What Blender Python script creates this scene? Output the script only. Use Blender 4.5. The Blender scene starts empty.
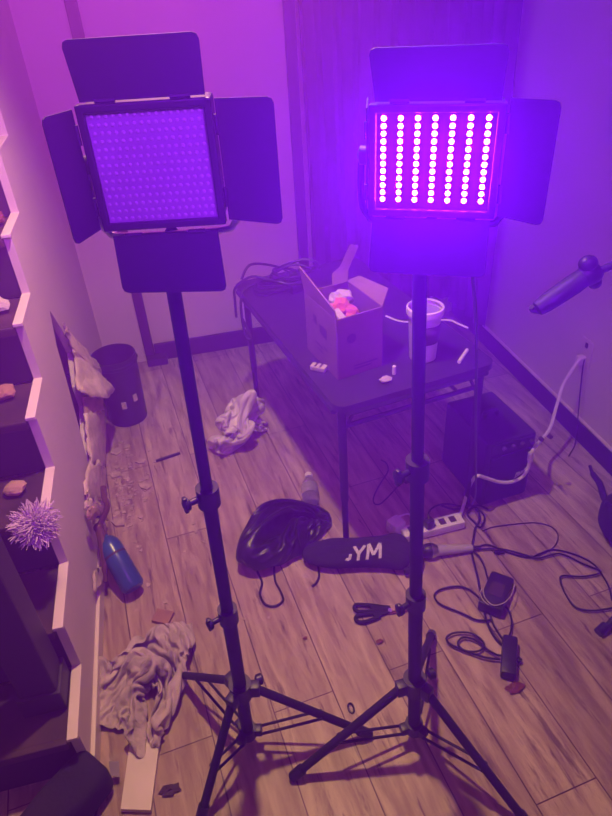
import bpy, bmesh, math, random
from mathutils import Vector, Matrix, noise
from mathutils.geometry import intersect_line_plane

# ------------------------------------------------------------------ camera, world, exposure, lights
scn = bpy.context.scene
COL = scn.collection
H = 1.6
RM = Matrix(((0.97067305, -0.1780306, 0.16155163), (-0.23434392, -0.55078514, 0.80107344), (-0.05363534, -0.81543905, -0.57635268)))
F = 634.0
cam_data = bpy.data.cameras.new('camera'); cam = bpy.data.objects.new('camera', cam_data); COL.objects.link(cam)
r_, d_, f_ = RM.col[0], RM.col[1], RM.col[2]
cam.matrix_world = Matrix(((r_.x, -d_.x, -f_.x, 0), (r_.y, -d_.y, -f_.y, 0), (r_.z, -d_.z, -f_.z, H), (0, 0, 0, 1)))
cam_data.sensor_fit = 'VERTICAL'; cam_data.sensor_height = 24; cam_data.lens = F / 816 * 24
cam_data.clip_start = 0.02
scn.camera = cam
scn.view_settings.view_transform = 'Standard'; scn.view_settings.look = 'None'
scn.view_settings.gamma = 1; scn.view_settings.use_curve_mapping = False
scn.view_settings.exposure = -0.2
w = bpy.data.worlds.new('world'); scn.world = w; w.use_nodes = True
w.node_tree.nodes['Background'].inputs[0].default_value = (0.30, 0.10, 1.0, 1)
w.node_tree.nodes['Background'].inputs[1].default_value = 0.0
LAMP_POWER = 245.0           # warm ceiling lamp
BACK_LAMP_POWER = 4.0       # warm lamp behind the camera
WARM = (1.0, 0.38, 0.46)
VIOLET_FILL_POWER = 1150.0
LED_STRENGTH = 920.0
LED_COLOR = (0.31, 0.013, 1.0)
GLARE_HAZE = 0.33

# violet scattering volume added to imitate lens glare around the lit panel
vo = w.node_tree.nodes.new('ShaderNodeVolumeScatter'); vo.inputs['Density'].default_value = GLARE_HAZE
vo.inputs['Anisotropy'].default_value = .46; vo.inputs['Color'].default_value = (.50, .10, 1.0, 1)
w.node_tree.links.new(vo.outputs[0], w.node_tree.nodes['World Output'].inputs['Volume'])

V0 = lambda *a: Vector(a)
def lamp(name, loc, power, color, radius):
    L = bpy.data.lights.new(name, 'POINT'); L.energy = power; L.color = color; L.shadow_soft_size = radius
    o = bpy.data.objects.new(name, L); COL.objects.link(o); o.location = loc
    return o
cl_ = lamp('ceiling_lamp_light', (0.10, 1.38, 2.28), LAMP_POWER, WARM, 0.05)
cl_.data.type = 'SPOT'; cl_.data.spot_size = math.radians(112); cl_.data.spot_blend = 0.85
cl_.rotation_euler = (V0(-0.42, -0.25, -2.28)).to_track_quat('-Z', 'Y').to_euler()
vl_ = lamp('violet_fill_light', (0.30, -0.45, 2.38), VIOLET_FILL_POWER, (0.23, 0.012, 1.0), 0.30)      # unseen fill spot added to turn the upper walls and air violet
vl_.data.type = 'SPOT'; vl_.data.spot_size = math.radians(84); vl_.data.spot_blend = 1.0
vl_.rotation_euler = V0(-0.05, 3.32, -1.10).to_track_quat('-Z', 'Y').to_euler()
lamp('rear_lamp_light', (0.27, -1.06, 1.40), BACK_LAMP_POWER, WARM, 0.05)

# ------------------------------------------------------------------ helpers
def fl(px, py, z=0.0):
    """floor point (height z) seen at a photograph position"""
    d = RM @ Vector((px - 306, py - 408, F)); t = (z - H) / d.z
    return Vector((d.x * t, d.y * t, z))
def wx(px, py, x):
    d = RM @ Vector((px - 306, py - 408, F)); t = x / d.x
    return Vector((x, d.y * t, H + d.z * t))
def V(*a): return Vector(a)

def mat(name, col, rough=0.6, metal=0.0, var=0.12, scale=14.0, bump=0.0, bscale=60.0, emit=None, estr=0.0, alpha=None, spec=0.5, trans=0.0):
    m = bpy.data.materials.new(name); m.use_nodes = True
    nt = m.node_tree; b = nt.nodes['Principled BSDF']
    tc = nt.nodes.new('ShaderNodeTexCoord'); nz = nt.nodes.new('ShaderNodeTexNoise')
    nz.inputs['Scale'].default_value = scale; nz.inputs['Detail'].default_value = 4
    nt.links.new(tc.outputs['Object'], nz.inputs['Vector'])
    rp = nt.nodes.new('ShaderNodeValToRGB'); c = col
    rp.color_ramp.elements[0].position = .3; rp.color_ramp.elements[1].position = .7
    rp.color_ramp.elements[0].color = tuple(max(0, x * (1 - var)) for x in c) + (1,)
    rp.color_ramp.elements[1].color = tuple(min(1, x * (1 + var)) for x in c) + (1,)
    nt.links.new(nz.outputs['Fac'], rp.inputs['Fac']); nt.links.new(rp.outputs['Color'], b.inputs['Base Color'])
    b.inputs['Roughness'].default_value = rough; b.inputs['Metallic'].default_value = metal
    b.inputs['Specular IOR Level'].default_value = spec
    if trans: b.inputs['Transmission Weight'].default_value = trans
    if emit: b.inputs['Emission Color'].default_value = tuple(emit) + (1,); b.inputs['Emission Strength'].default_value = estr
    if bump:
        n2 = nt.nodes.new('ShaderNodeTexNoise'); n2.inputs['Scale'].default_value = bscale; n2.inputs['Detail'].default_value = 5
        bp = nt.nodes.new('ShaderNodeBump'); bp.inputs['Strength'].default_value = bump; bp.inputs['Distance'].default_value = 0.01
        nt.links.new(tc.outputs['Object'], n2.inputs['Vector']); nt.links.new(n2.outputs['Fac'], bp.inputs['Height'])
        nt.links.new(bp.outputs['Normal'], b.inputs['Normal'])
    return m

def floor_material():
    m = bpy.data.materials.new('floor_planks'); m.use_nodes = True
    nt = m.node_tree; N = nt.nodes; Lk = nt.links; b = N['Principled BSDF']
    tc = N.new('ShaderNodeTexCoord'); mp = N.new('ShaderNodeMapping')
    mp.inputs['Rotation'].default_value = (0, 0, math.radians(84)); Lk.new(tc.outputs['Object'], mp.inputs['Vector'])
    br = N.new('ShaderNodeTexBrick'); Lk.new(mp.outputs['Vector'], br.inputs['Vector'])
    br.inputs['Scale'].default_value = 1.0; br.inputs['Brick Width'].default_value = 1.15; br.inputs['Row Height'].default_value = 0.165
    br.inputs['Mortar Size'].default_value = 0.0016; br.inputs['Mortar Smooth'].default_value = 0.2; br.offset = 0.37
    br.inputs['Color1'].default_value = (0.50, 0.37, 0.27, 1); br.inputs['Color2'].default_value = (0.36, 0.245, 0.18, 1)
    br.inputs['Mortar'].default_value = (0.045, 0.02, 0.018, 1); br.inputs['Bias'].default_value = -0.1
    # grain stretched along the boards
    mg = N.new('ShaderNodeMapping'); mg.inputs['Scale'].default_value = (2.0, 15, 1); Lk.new(mp.outputs['Vector'], mg.inputs['Vector'])
    ng = N.new('ShaderNodeTexNoise'); ng.inputs['Scale'].default_value = 2.6; ng.inputs['Detail'].default_value = 6; ng.inputs['Distortion'].default_value = 0.6
    Lk.new(mg.outputs['Vector'], ng.inputs['Vector'])
    rg = N.new('ShaderNodeValToRGB'); rg.color_ramp.elements[0].position = .34; rg.color_ramp.elements[1].position = .66
    rg.color_ramp.elements[0].color = (.62, .52, .48, 1); rg.color_ramp.elements[1].color = (1.22, 1.22, 1.18, 1)
    Lk.new(ng.outputs['Fac'], rg.inputs['Fac'])
    mx = N.new('ShaderNodeMixRGB'); mx.blend_type = 'MULTIPLY'; mx.inputs[0].default_value = 0.85
    Lk.new(br.outputs['Color'], mx.inputs[1]); Lk.new(rg.outputs['Color'], mx.inputs[2])
    # worn brown streaks
    ms = N.new('ShaderNodeMapping'); ms.inputs['Scale'].default_value = (1.3, 12, 1); Lk.new(mp.outputs['Vector'], ms.inputs['Vector'])
    ns = N.new('ShaderNodeTexNoise'); ns.inputs['Scale'].default_value = 4.2; ns.inputs['Detail'].default_value = 9; ns.inputs['Roughness'].default_value = .7
    Lk.new(ms.outputs['Vector'], ns.inputs['Vector'])
    rs = N.new('ShaderNodeValToRGB'); rs.color_ramp.elements[0].position = .56; rs.color_ramp.elements[1].position = .65
    rs.color_ramp.elements[0].color = (0, 0, 0, 1); rs.color_ramp.elements[1].color = (.75, .75, .75, 1)
    Lk.new(ns.outputs['Fac'], rs.inputs['Fac'])
    m2 = N.new('ShaderNodeMixRGB'); Lk.new(rs.outputs['Color'], m2.inputs[0]); Lk.new(mx.outputs['Color'], m2.inputs[1]); m2.inputs[2].default_value = (.085, .035, .022, 1)
    # fine dark scratches running with the boards
    mq = N.new('ShaderNodeMapping'); mq.inputs['Scale'].default_value = (3.0, 42, 1); Lk.new(mp.outputs['Vector'], mq.inputs['Vector'])
    nq = N.new('ShaderNodeTexNoise'); nq.inputs['Scale'].default_value = 3.0; nq.inputs['Detail'].default_value = 3; nq.inputs['Distortion'].default_value = 1.1
    Lk.new(mq.outputs['Vector'], nq.inputs['Vector'])
    rq = N.new('ShaderNodeValToRGB'); rq.color_ramp.elements[0].position = .66; rq.color_ramp.elements[1].position = .72
    rq.color_ramp.elements[0].color = (0, 0, 0, 1); rq.color_ramp.elements[1].color = (.8, .8, .8, 1)
    Lk.new(nq.outputs['Fac'], rq.inputs['Fac'])
    m4 = N.new('ShaderNodeMixRGB'); Lk.new(rq.outputs['Color'], m4.inputs[0]); Lk.new(m2.outputs['Color'], m4.inputs[1]); m4.inputs[2].default_value = (.07, .025, .02, 1)
    m2 = m4
    # plaster dust specks
    nd = N.new('ShaderNodeTexNoise'); nd.inputs['Scale'].default_value = 9; nd.inputs['Detail'].default_value = 8; nd.inputs['Roughness'].default_value = .75
    Lk.new(tc.outputs['Object'], nd.inputs['Vector'])
    rd = N.new('ShaderNodeValToRGB'); rd.color_ramp.elements[0].position = .56; rd.color_ramp.elements[1].position = .78
    rd.color_ramp.elements[0].color = (0, 0, 0, 1); rd.color_ramp.elements[1].color = (.6, .6, .6, 1)
    Lk.new(nd.outputs['Fac'], rd.inputs['Fac'])
    m3 = N.new('ShaderNodeMixRGB'); Lk.new(rd.outputs['Color'], m3.inputs[0]); Lk.new(m2.outputs['Color'], m3.inputs[1]); m3.inputs[2].default_value = (.5, .42, .35, 1)
    Lk.new(m3.outputs['Color'], b.inputs['Base Color'])
    b.inputs['Roughness'].default_value = 0.5
    bp = N.new('ShaderNodeBump'); bp.inputs['Strength'].default_value = .25; bp.inputs['Distance'].default_value = .004
    Lk.new(br.outputs['Fac'], bp.inputs['Height']); bp.invert = True; Lk.new(bp.outputs['Normal'], b.inputs['Normal'])
    return m

M = dict(
    floor=floor_material(),
    wall=mat('painted_wall', (.66, .56, .53), .75, var=.05, scale=3, bump=.05, bscale=25),
    ceil=mat('ceiling_paint', (.7, .66, .64), .9, var=.03),
    dark=mat('dark_paint', (.022, .016, .022), .55, var=.2),
    trim=mat('white_trim', (.72, .62, .58), .5, var=.06, scale=6),
    tread=mat('worn_brown_tread', (.045, .020, .016), .7, var=.5, scale=11),
    riser=mat('dark_riser', (.012, .008, .010), .8, var=.3),
    black=mat('black_plastic', (.014, .012, .015), .42, var=.2),
    blackmetal=mat('black_powder_coat', (.010, .009, .011), .62, metal=.0, var=.2),
    steel=mat('brushed_steel', (.55, .52, .5), .3, metal=1, var=.1),
    curtain=mat('dark_curtain_cloth', (.045, .02, .04), .85, var=.25, scale=20),
    board=mat('dark_lit_board', (.035, .02, .04), .6, var=.05, emit=(.30, .015, 1.0), estr=.03),
    offboard=mat('diode_board', (.21, .15, .22), .5, var=.05),
    diode=mat('dark_diode', (.29, .23, .27), .5, var=.1),
    led=mat('lit_diode', (.8, .8, .8), .5, emit=LED_COLOR, estr=LED_STRENGTH),
    tabletop=mat('dark_table_top', (.024, .016, .022), .45, var=.3, scale=20),
    card=mat('cardboard', (.17, .095, .06), .8, var=.12, scale=9),
    cardin=mat('cardboard_inside', (.22, .13, .085), .85, var=.12),
    ink=mat('printed_ink', (.05, .02, .03), .7, var=.2),
    pink=mat('pink_paper', (.55, .13, .16), .7, var=.15),
    paper=mat('white_paper', (.45, .39, .38), .7, var=.06),
    white=mat('white_plastic', (.72, .68, .66), .4, var=.06),
    clearish=mat('milky_plastic', (.62, .58, .58), .35, var=.06, trans=.35),
    plasticbag=mat('white_bag_film', (.66, .60, .56), .38, var=.08, bump=.3, bscale=40),
    garbage=mat('black_bag_film', (.010, .008, .010), .36, var=.2, bump=.25, bscale=35),
    blackcloth=mat('black_fabric', (.012, .010, .013), .9, var=.3, bump=.2, bscale=120),
    lettering=mat('white_print', (.62, .58, .6), .7, var=.05),
    bucket=mat('dark_blue_bucket', (.012, .014, .045), .4, var=.2),
    blue=mat('blue_enamel', (.012, .075, .24), .28, var=.15),
    brass=mat('tarnished_brass', (.13, .055, .035), .5, metal=.3, var=.3),
    drywall=mat('torn_drywall', (.62, .50, .40), .9, var=.22, scale=26, bump=.4, bscale=70),
    rubble=mat('plaster_crumbs', (.46, .34, .26), .9, var=.35, scale=30),
    paperback=mat('drywall_paper', (.42, .27, .18), .9, var=.3, scale=30),
    rag=mat('dusty_grey_cloth', (.50, .41, .39), .95, var=.25, scale=18, bump=.35, bscale=140),
    tulle=mat('pale_net', (.62, .48, .60), .9, var=.2),
    wood=mat('bare_wood', (.33, .17, .10), .7, var=.2, scale=18),
    red=mat('red_brown', (.18, .035, .03), .6, var=.3),
    glass=mat('clear_plastic', (.85, .85, .85), .08, trans=.92, var=.02),
    foil=mat('silver_label', (.6, .56, .55), .3, metal=.6, var=.2, scale=60),
    silver=mat('silver_paint', (.42, .38, .38), .35, var=.06),
    grille=mat('speaker_cloth', (.016, .013, .018), .85, var=.3, scale=140, bump=.3, bscale=300),
    amp=mat('amp_vinyl', (.015, .012, .016), .6, var=.3, scale=60, bump=.2, bscale=160),
    skin=mat('tan_handle', (.50, .32, .20), .5, var=.1),
)

class MB:
    def __init__(s): s.bm = bmesh.new()
    def box(s, c, size, rot=None, bevel=0.0):
        b2 = bmesh.new(); bmesh.ops.create_cube(b2, size=1)
        for v in b2.verts: v.co = Vector((v.co.x * size[0], v.co.y * size[1], v.co.z * size[2]))
        if bevel: bmesh.ops.bevel(b2, geom=b2.edges[:], offset=bevel, segments=2, affect='EDGES', profile=.6)
        R = rot if isinstance(rot, Matrix) else (Matrix.Rotation(rot, 3, 'Z') if rot else Matrix.Identity(3))
        for v in b2.verts: v.co = R @ v.co + Vector(c)
        return s.merge(b2)
    def merge(s, b2):
        me = bpy.data.meshes.new('tmp'); b2.to_mesh(me); b2.free(); s.bm.from_mesh(me); bpy.data.meshes.remove(me); return s
    def cyl(s, p0, p1, r0, r1=None, seg=16):
        p0, p1 = Vector(p0), Vector(p1); r1 = r0 if r1 is None else r1
        return s.lathe([(r0, 0), (r1, (p1 - p0).length)], p0, p1 - p0, seg, cap=True)
    def lathe(s, prof, o, axis=(0, 0, 1), seg=24, cap=True, sx=1.0):
        o = Vector(o); a = Vector(axis).normalized(); q = a.to_track_quat('Z', 'Y'); rings = []
        for r, z in prof:
            rings.append([s.bm.verts.new(o + q @ Vector((math.cos(2 * math.pi * k / seg) * r * sx, math.sin(2 * math.pi * k / seg) * r, z))) for k in range(seg)])
        for A, B in zip(rings, rings[1:]):
            for k in range(seg): s.bm.faces.new((A[k], A[(k + 1) % seg], B[(k + 1) % seg], B[k]))
        if cap:
            s.bm.faces.new(rings[0][::-1]); s.bm.faces.new(rings[-1])
        return s
    def tube(s, pts, r, seg=8, smooth=True, closed=False):
        pts = [Vector(p) for p in pts]
        if smooth: pts = catmull(pts, 5)
        n = len(pts); rings = []; prev = None
        for i, p in enumerate(pts):
            t = (pts[min(i + 1, n - 1)] - pts[max(i - 1, 0)])
            if t.length < 1e-9: t = Vector((0, 0, 1))
            t.normalize()
            if prev is None: u = t.orthogonal().normalized()
            else:
                u = prev - t * prev.dot(t); u = u.normalized() if u.length > 1e-6 else t.orthogonal().normalized()
            prev = u; v = t.cross(u); rr = r[i * len(r) // n] if isinstance(r, (list, tuple)) else r
            rings.append([s.bm.verts.new(p + (u * math.cos(2 * math.pi * k / seg) + v * math.sin(2 * math.pi * k / seg)) * rr) for k in range(seg)])
        for A, B in zip(rings, rings[1:]):
            for k in range(seg): s.bm.faces.new((A[k], A[(k + 1) % seg], B[(k + 1) % seg], B[k]))
        s.bm.faces.new(rings[0][::-1]); s.bm.faces.new(rings[-1])
        return s
    def ball(s, c, r, sub=2, sc=(1, 1, 1)):
        b2 = bmesh.new(); bmesh.ops.create_icosphere(b2, subdivisions=sub, radius=r)
        for v in b2.verts: v.co = Vector((v.co.x * sc[0], v.co.y * sc[1], v.co.z * sc[2])) + Vector(c)
        return s.merge(b2)
    def plate(s, pts, th):
        """a polygon given a real thickness (extruded both sides of its plane)"""
        pts = [Vector(p) for p in pts]; n = (pts[1] - pts[0]).cross(pts[-1] - pts[0]).normalized() * th / 2
        A = [s.bm.verts.new(p + n) for p in pts]; B = [s.bm.verts.new(p - n) for p in pts]; k = len(pts)
        s.bm.faces.new(A); s.bm.faces.new(B[::-1])
        for i in range(k): s.bm.faces.new((A[i], B[i], B[(i + 1) % k], A[(i + 1) % k]))
        return s
    def build(s, name, m, parent=None, smooth=False):
        o = Vector((0, 0, 0)); p = parent
        while p: o += p.location; p = p.parent
        bmesh.ops.recalc_face_normals(s.bm, faces=s.bm.faces[:])
        me = bpy.data.meshes.new(name)
        off = Vector((0, 0, 0))
        if parent is None and len(s.bm.verts):
            xs = [v.co for v in s.bm.verts]
            off = Vector((sum(v.x for v in xs) / len(xs), sum(v.y for v in xs) / len(xs), min(v.z for v in xs)))
        for v in s.bm.verts: v.co -= o + off
        s.bm.to_mesh(me); s.bm.free(); me.materials.append(m if not isinstance(m, str) else M[m])
        if smooth:
            for f in me.polygons: f.use_smooth = True
            try: me.set_sharp_from_angle(angle=math.radians(40))
            except Exception: pass
        ob = bpy.data.objects.new(name, me); COL.objects.link(ob)
        ob.location = off
        if parent: ob.parent = parent; ob.location = (0, 0, 0)
        return ob

def catmull(P, n):
    out = []
    for i in range(len(P) - 1):
        a, b, c, d = P[max(i - 1, 0)], P[i], P[i + 1], P[min(i + 2, len(P) - 1)]
        for k in range(n):
            t = k / n
            out.append(.5 * ((2 * b) + (c - a) * t + (2 * a - 5 * b + 4 * c - d) * t * t + (3 * b - a - 3 * c + d) * t ** 3))
    out.append(P[-1]); return out

def thing(name, label, cat, loc, group=None):
    o = bpy.data.objects.new(name, None); COL.objects.link(o); o.location = loc; o.empty_display_size = .05
    o['label'] = label; o['category'] = cat
    if group: o['group'] = group
    return o
def tag(o, label, cat, group=None, kind=None):
    o['label'] = label; o['category'] = cat
    if group: o['group'] = group
    if kind: o['kind'] = kind
    return o
def struct(o): o['kind'] = 'structure'; return o

# ------------------------------------------------------------------ the room
XL, XR, YB, YF, ZC = -0.41, 1.43, 2.87, -1.9, 2.5
XW = -1.25
struct(MB().box(((XW + XR) / 2, (YB + YF) / 2, -.03), (XR - XW + .3, YB - YF + .3, .06)).build('floor', 'floor'))
struct(MB().box(((XW + XR) / 2, (YB + YF) / 2, ZC + .05), (XR - XW + .3, YB - YF + .3, .1)).build('ceiling', 'ceil'))
struct(MB().box(((XW + XR) / 2, YB + .05, ZC / 2), (XR - XW + .3, .1, ZC)).build('wall_back', 'wall'))
struct(MB().box((XR + .05, (YB + YF) / 2, ZC / 2), (.1, YB - YF + .1, ZC)).build('wall_right', 'wall'))
struct(MB().box((XW - .05, (YB + YF) / 2, ZC / 2), (.1, YB - YF + .1, ZC)).build('wall_left', 'wall'))
struct(MB().box(((XW + XR) / 2, YF - .05, ZC / 2), (XR - XW + .3, .1, ZC)).build('wall_front', 'wall'))

# stair side wall with its stepped edge and the hole broken through it
ZK = [0, .165, .335, .515, .69, .865, 1.04, 1.215, 1.39, 1.565, 1.74]
YK = [0, .885, 1.065, 1.26, 1.44, 1.62, 1.80, 1.98, 2.16, 2.34, 2.52]
prof = [(YB, 0), (.885, 0)]
for k in range(1, 11):
    prof.append((YK[k], ZK[k])); nxt = YK[k + 1] if k < 10 else YB
    prof.append((nxt, ZK[k]))
hole = [(1.975, .735), (1.915, .635), (1.90, .52), (1.88, .428), (1.85, .31), (1.815, .205), (1.85, .225), (1.95, .265), (2.06, .31), (2.05, .40), (2.14, .49), (2.07, .62)]
def profile_wall(x0, x1):
    b = bmesh.new(); es = []
    for loop in (prof, hole):
        vs = [b.verts.new((x1, y, z)) for y, z in loop]
        es += [b.edges.new((vs[i], vs[(i + 1) % len(vs)])) for i in range(len(vs))]
    bmesh.ops.triangle_fill(b, use_beauty=True, use_dissolve=False, edges=es)
    r = bmesh.ops.extrude_face_region(b, geom=b.faces[:])
    for v in [g for g in r['geom'] if isinstance(g, bmesh.types.BMVert)]: v.co.x = x0
    m = MB(); m.bm.free(); m.bm = b; return m
side = profile_wall(XL - .022, XL)
struct(side.build('wall_stair_side', 'wall'))
bb = MB()
bb.box((XL + .006, (.885 + 1.74) / 2, .028), (.012, 1.74 - .885, .056), bevel=.003)
struct(bb.build('baseboard_left', 'trim'))

stair = thing('staircase', 'staircase with worn brown treads rising behind the pale stepped side wall', 'staircase', (-.82, .885, 0))
for k in range(1, 11):
    y0 = YK[k]; y1 = YK[k + 1] if k < 10 else YB
    xm, wd = (XW + XL - .022) / 2, (XL - .022 - XW)
    t = MB().box((xm, (y0 + y1) / 2, ZK[k] - .0125), (wd - .002, y1 - y0 - .002, .022)).build('tread', 'tread', stair)
    n = MB().box((xm + .01, y0 - .008, ZK[k] - .0125), (wd - .02, .02, .026), bevel=.006).build('nosing', 'tread', t)
    MB().box((xm, y0 + .012, (ZK[k - 1] + ZK[k] - .026) / 2), (wd - .002, .016, ZK[k] - ZK[k - 1] - .028)).build('riser', 'riser', stair)
    MB().box((XL - .011, (y0 + y1) / 2 - .006, ZK[k] + .004), (.025, y1 - y0 + .016, .010), bevel=.002).build('end_cap', 'trim', stair)
# back wall trim
struct(MB().box((-.195, YB - .012, .6 + .62), (.045, .024, 2.44), bevel=.004).build('trim_1', 'dark'))
struct(MB().box((-.165, YB - .035, .02), (.10, .07, .04), bevel=.006).build('trim_3', 'dark'))
struct(MB().box((.2, YB - .009, .045), (.74, .018, .09), bevel=.004).build('baseboard_back', 'dark'))
struct(MB().box((.612, YB - .015, 1.25), (.045, .03, 2.5), bevel=.004).build('trim_2', 'dark'))
bm_ = MB(); bm_.box((XR - .008, (YB + YF) / 2, .042), (.016, YB - YF - .02, .084), bevel=.003)
struct(bm_.build('baseboard_right', 'dark'))
struct(MB().box((XR - .006, (YB + YF) / 2, .088), (.012, YB - YF - .02, .008), bevel=.002).build('trim_4', 'trim'))

# dark curtain across the far right corner
cur = thing('curtain', 'long dark curtain hung across the far right corner', 'curtain', (1.0, 2.78, .1))
c = MB(); path = []
for i in range(60):
    x = .64 + (1.33 - .64) * i / 59; path.append((x, 2.80 + .022 * math.sin(i * .95) + .01 * math.sin(i * .37)))
for i in range(1, 26):
    y = 2.80 - (2.80 - 2.43) * i / 25; path.append((1.345 + .022 * math.sin(i * 1.1) + .02 * min(1, i / 6), y))
rows = [[c.bm.verts.new((x + .006 * math.sin(z * 3 + x * 9), y, z)) for x, y in path] for z in [.13, .4, .8, 1.2, 1.6, 2.0, 2.3]]
for A, B in zip(rows, rows[1:]):
    for i in range(len(A) - 1): c.bm.faces.new((A[i], A[i + 1], B[i + 1], B[i]))
co = c.build('cloth', 'curtain', cur, smooth=True); co.modifiers.new('s', 'SOLIDIFY').thickness = .004
MB().tube([(.6, 2.80, 2.31), (1.33, 2.80, 2.31), (1.375, 2.70, 2.31), (1.375, 2.40, 2.31)], .009, smooth=False).build('rod', 'blackmetal', cur, smooth=True)

# dark board on the right wall
bd = thing('wall_board', 'dark framed board high on the right wall at the picture edge', 'board', (1.40, 1.66, 1.15))
MB().box((1.412, 1.40, 1.55), (.03, .74, .80), bevel=.004).build('panel', 'dark', bd)
fr = MB()
for z in (1.15, 1.95): fr.box((1.395, 1.40, z), (.05, .78, .03), bevel=.005)
for y in (1.025, 1.775): fr.box((1.395, y, 1.55), (.05, .03, .80), bevel=.005)
fr.build('frame', 'black', bd)

# wall outlet
ou = thing('wall_outlet', 'white wall outlet with one plug low on the right wall', 'outlet', (XR, 1.757, .30))
MB().box((XR - .003, 1.757, .35), (.006, .07, .115), bevel=.002).build('cover_plate', 'wall', ou)
for z in (.33, .385):
    MB().box((XR - .007, 1.757, z), (.004, .014, .020), bevel=.001).build('socket', 'black' if z > .35 else 'white', ou)

# ------------------------------------------------------------------ light stands and light panels
def stand(name, label, base, feet, top, knobz, group):
    base, top = Vector(base), Vector(top)
    t = thing(name, label, 'stand', (base.x, base.y, 0), group)
    ax = (top - base)
    def P(z): return base + ax * ((z - base.z) / (top.z - base.z))
    MB().cyl(P(.045), P(.52), .0150, seg=18).build('lower_tube', 'blackmetal', t, True)
    MB().cyl(P(.50), P(.86), .0128, seg=18).build('middle_tube', 'blackmetal', t, True)
    MB().cyl(P(.84), P(top.z), .0105, seg=18).build('upper_tube', 'blackmetal', t, True)
    for z, sgn in knobz:
        p = P(z); m = MB(); m.cyl(P(z - .022), P(z + .018), .0205, seg=18)
        co_ = m.build('collar', 'black', t, True)
        k = MB(); d = Vector((sgn, -.35, 0)).normalized(); k.cyl(p + d * .015, p + d * .034, .006)
        k.lathe([(.006, 0), (.012, .003), (.013, .010), (.006, .014)], p + d * .034, d, 10)
        k.box(p + d * .043, (.008, .010, .034), rot=math.atan2(d.y, d.x), bevel=.003)
        k.build('knob', 'black', co_, True)
    hub = MB(); hub.cyl(P(.215), P(.262), .026, seg=18)
    low = MB(); low.cyl(P(.040), P(.074), .0215, seg=18)
    for fx, fy in feet:
        d = Vector((fx, fy, 0)) - Vector((base.x, base.y, 0)); d.normalize()
        hub.box(P(.238) + d * .03, (.03, .024, .038), rot=math.atan2(d.y, d.x), bevel=.004)
        low.box(P(.058) + d * .024, (.024, .022, .026), rot=math.atan2(d.y, d.x), bevel=.004)
    h = hub.build('hub', 'black', t, True); 
    kp = P(.238) + Vector((.05, .012, 0)); MB().lathe([(.006, 0), (.013, .004), (.013, .016), (.006, .02)], kp - Vector((.014, 0, 0)), (1, .1, 0), 12).build('knob', 'black', h, True)
    low.build('lower_hub', 'black', t, True)
    for fx, fy in feet:
        ft = Vector((fx, fy, .012)); d = Vector((fx, fy, 0)) - Vector((base.x, base.y, 0)); d.normalize()
        s0 = P(.238) + d * .034
        lg = MB().cyl(s0, ft, .0100, seg=12).build('leg', 'blackmetal', t, True)
        e = (s0 - ft).normalized(); MB().cyl(ft + e * .03, ft - e * .006, .0135, .0125, seg=12).build('rubber_foot', 'black', lg, True)
        q = s0.lerp(ft, .56); side_ = Vector((-d.y, d.x, 0)) * .0105; b0 = P(.058) + d * .034
        br = MB()
        for sg in (-1, 1): br.cyl(b0 + side_ * sg, q + side_ * sg, .0036, seg=8)
        br.cyl(q - side_ * 1.2, q + side_ * 1.2, .004, seg=8); br.build('brace', 'blackmetal', t, True)
    return t

stand('light_stand', 'black tripod stand holding the unlit panel light on the left', (-.030, .848, 0), [(-.190, 1.078), (.262, .786), (-.166, .703)], (-.006, .850, 1.30),
      [(.842, -1), (.511, -1)], 'tripod stands for the panel lights')
stand('light_stand', 'black tripod stand holding the lit purple panel light on the right', (.371, .752, 0), [(.060, .736), (.540, .500), (.525, 1.01)], (.326, .770, 1.30),
      [(.885, -1), (.536, -1)], 'tripod stands for the panel lights')

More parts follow.
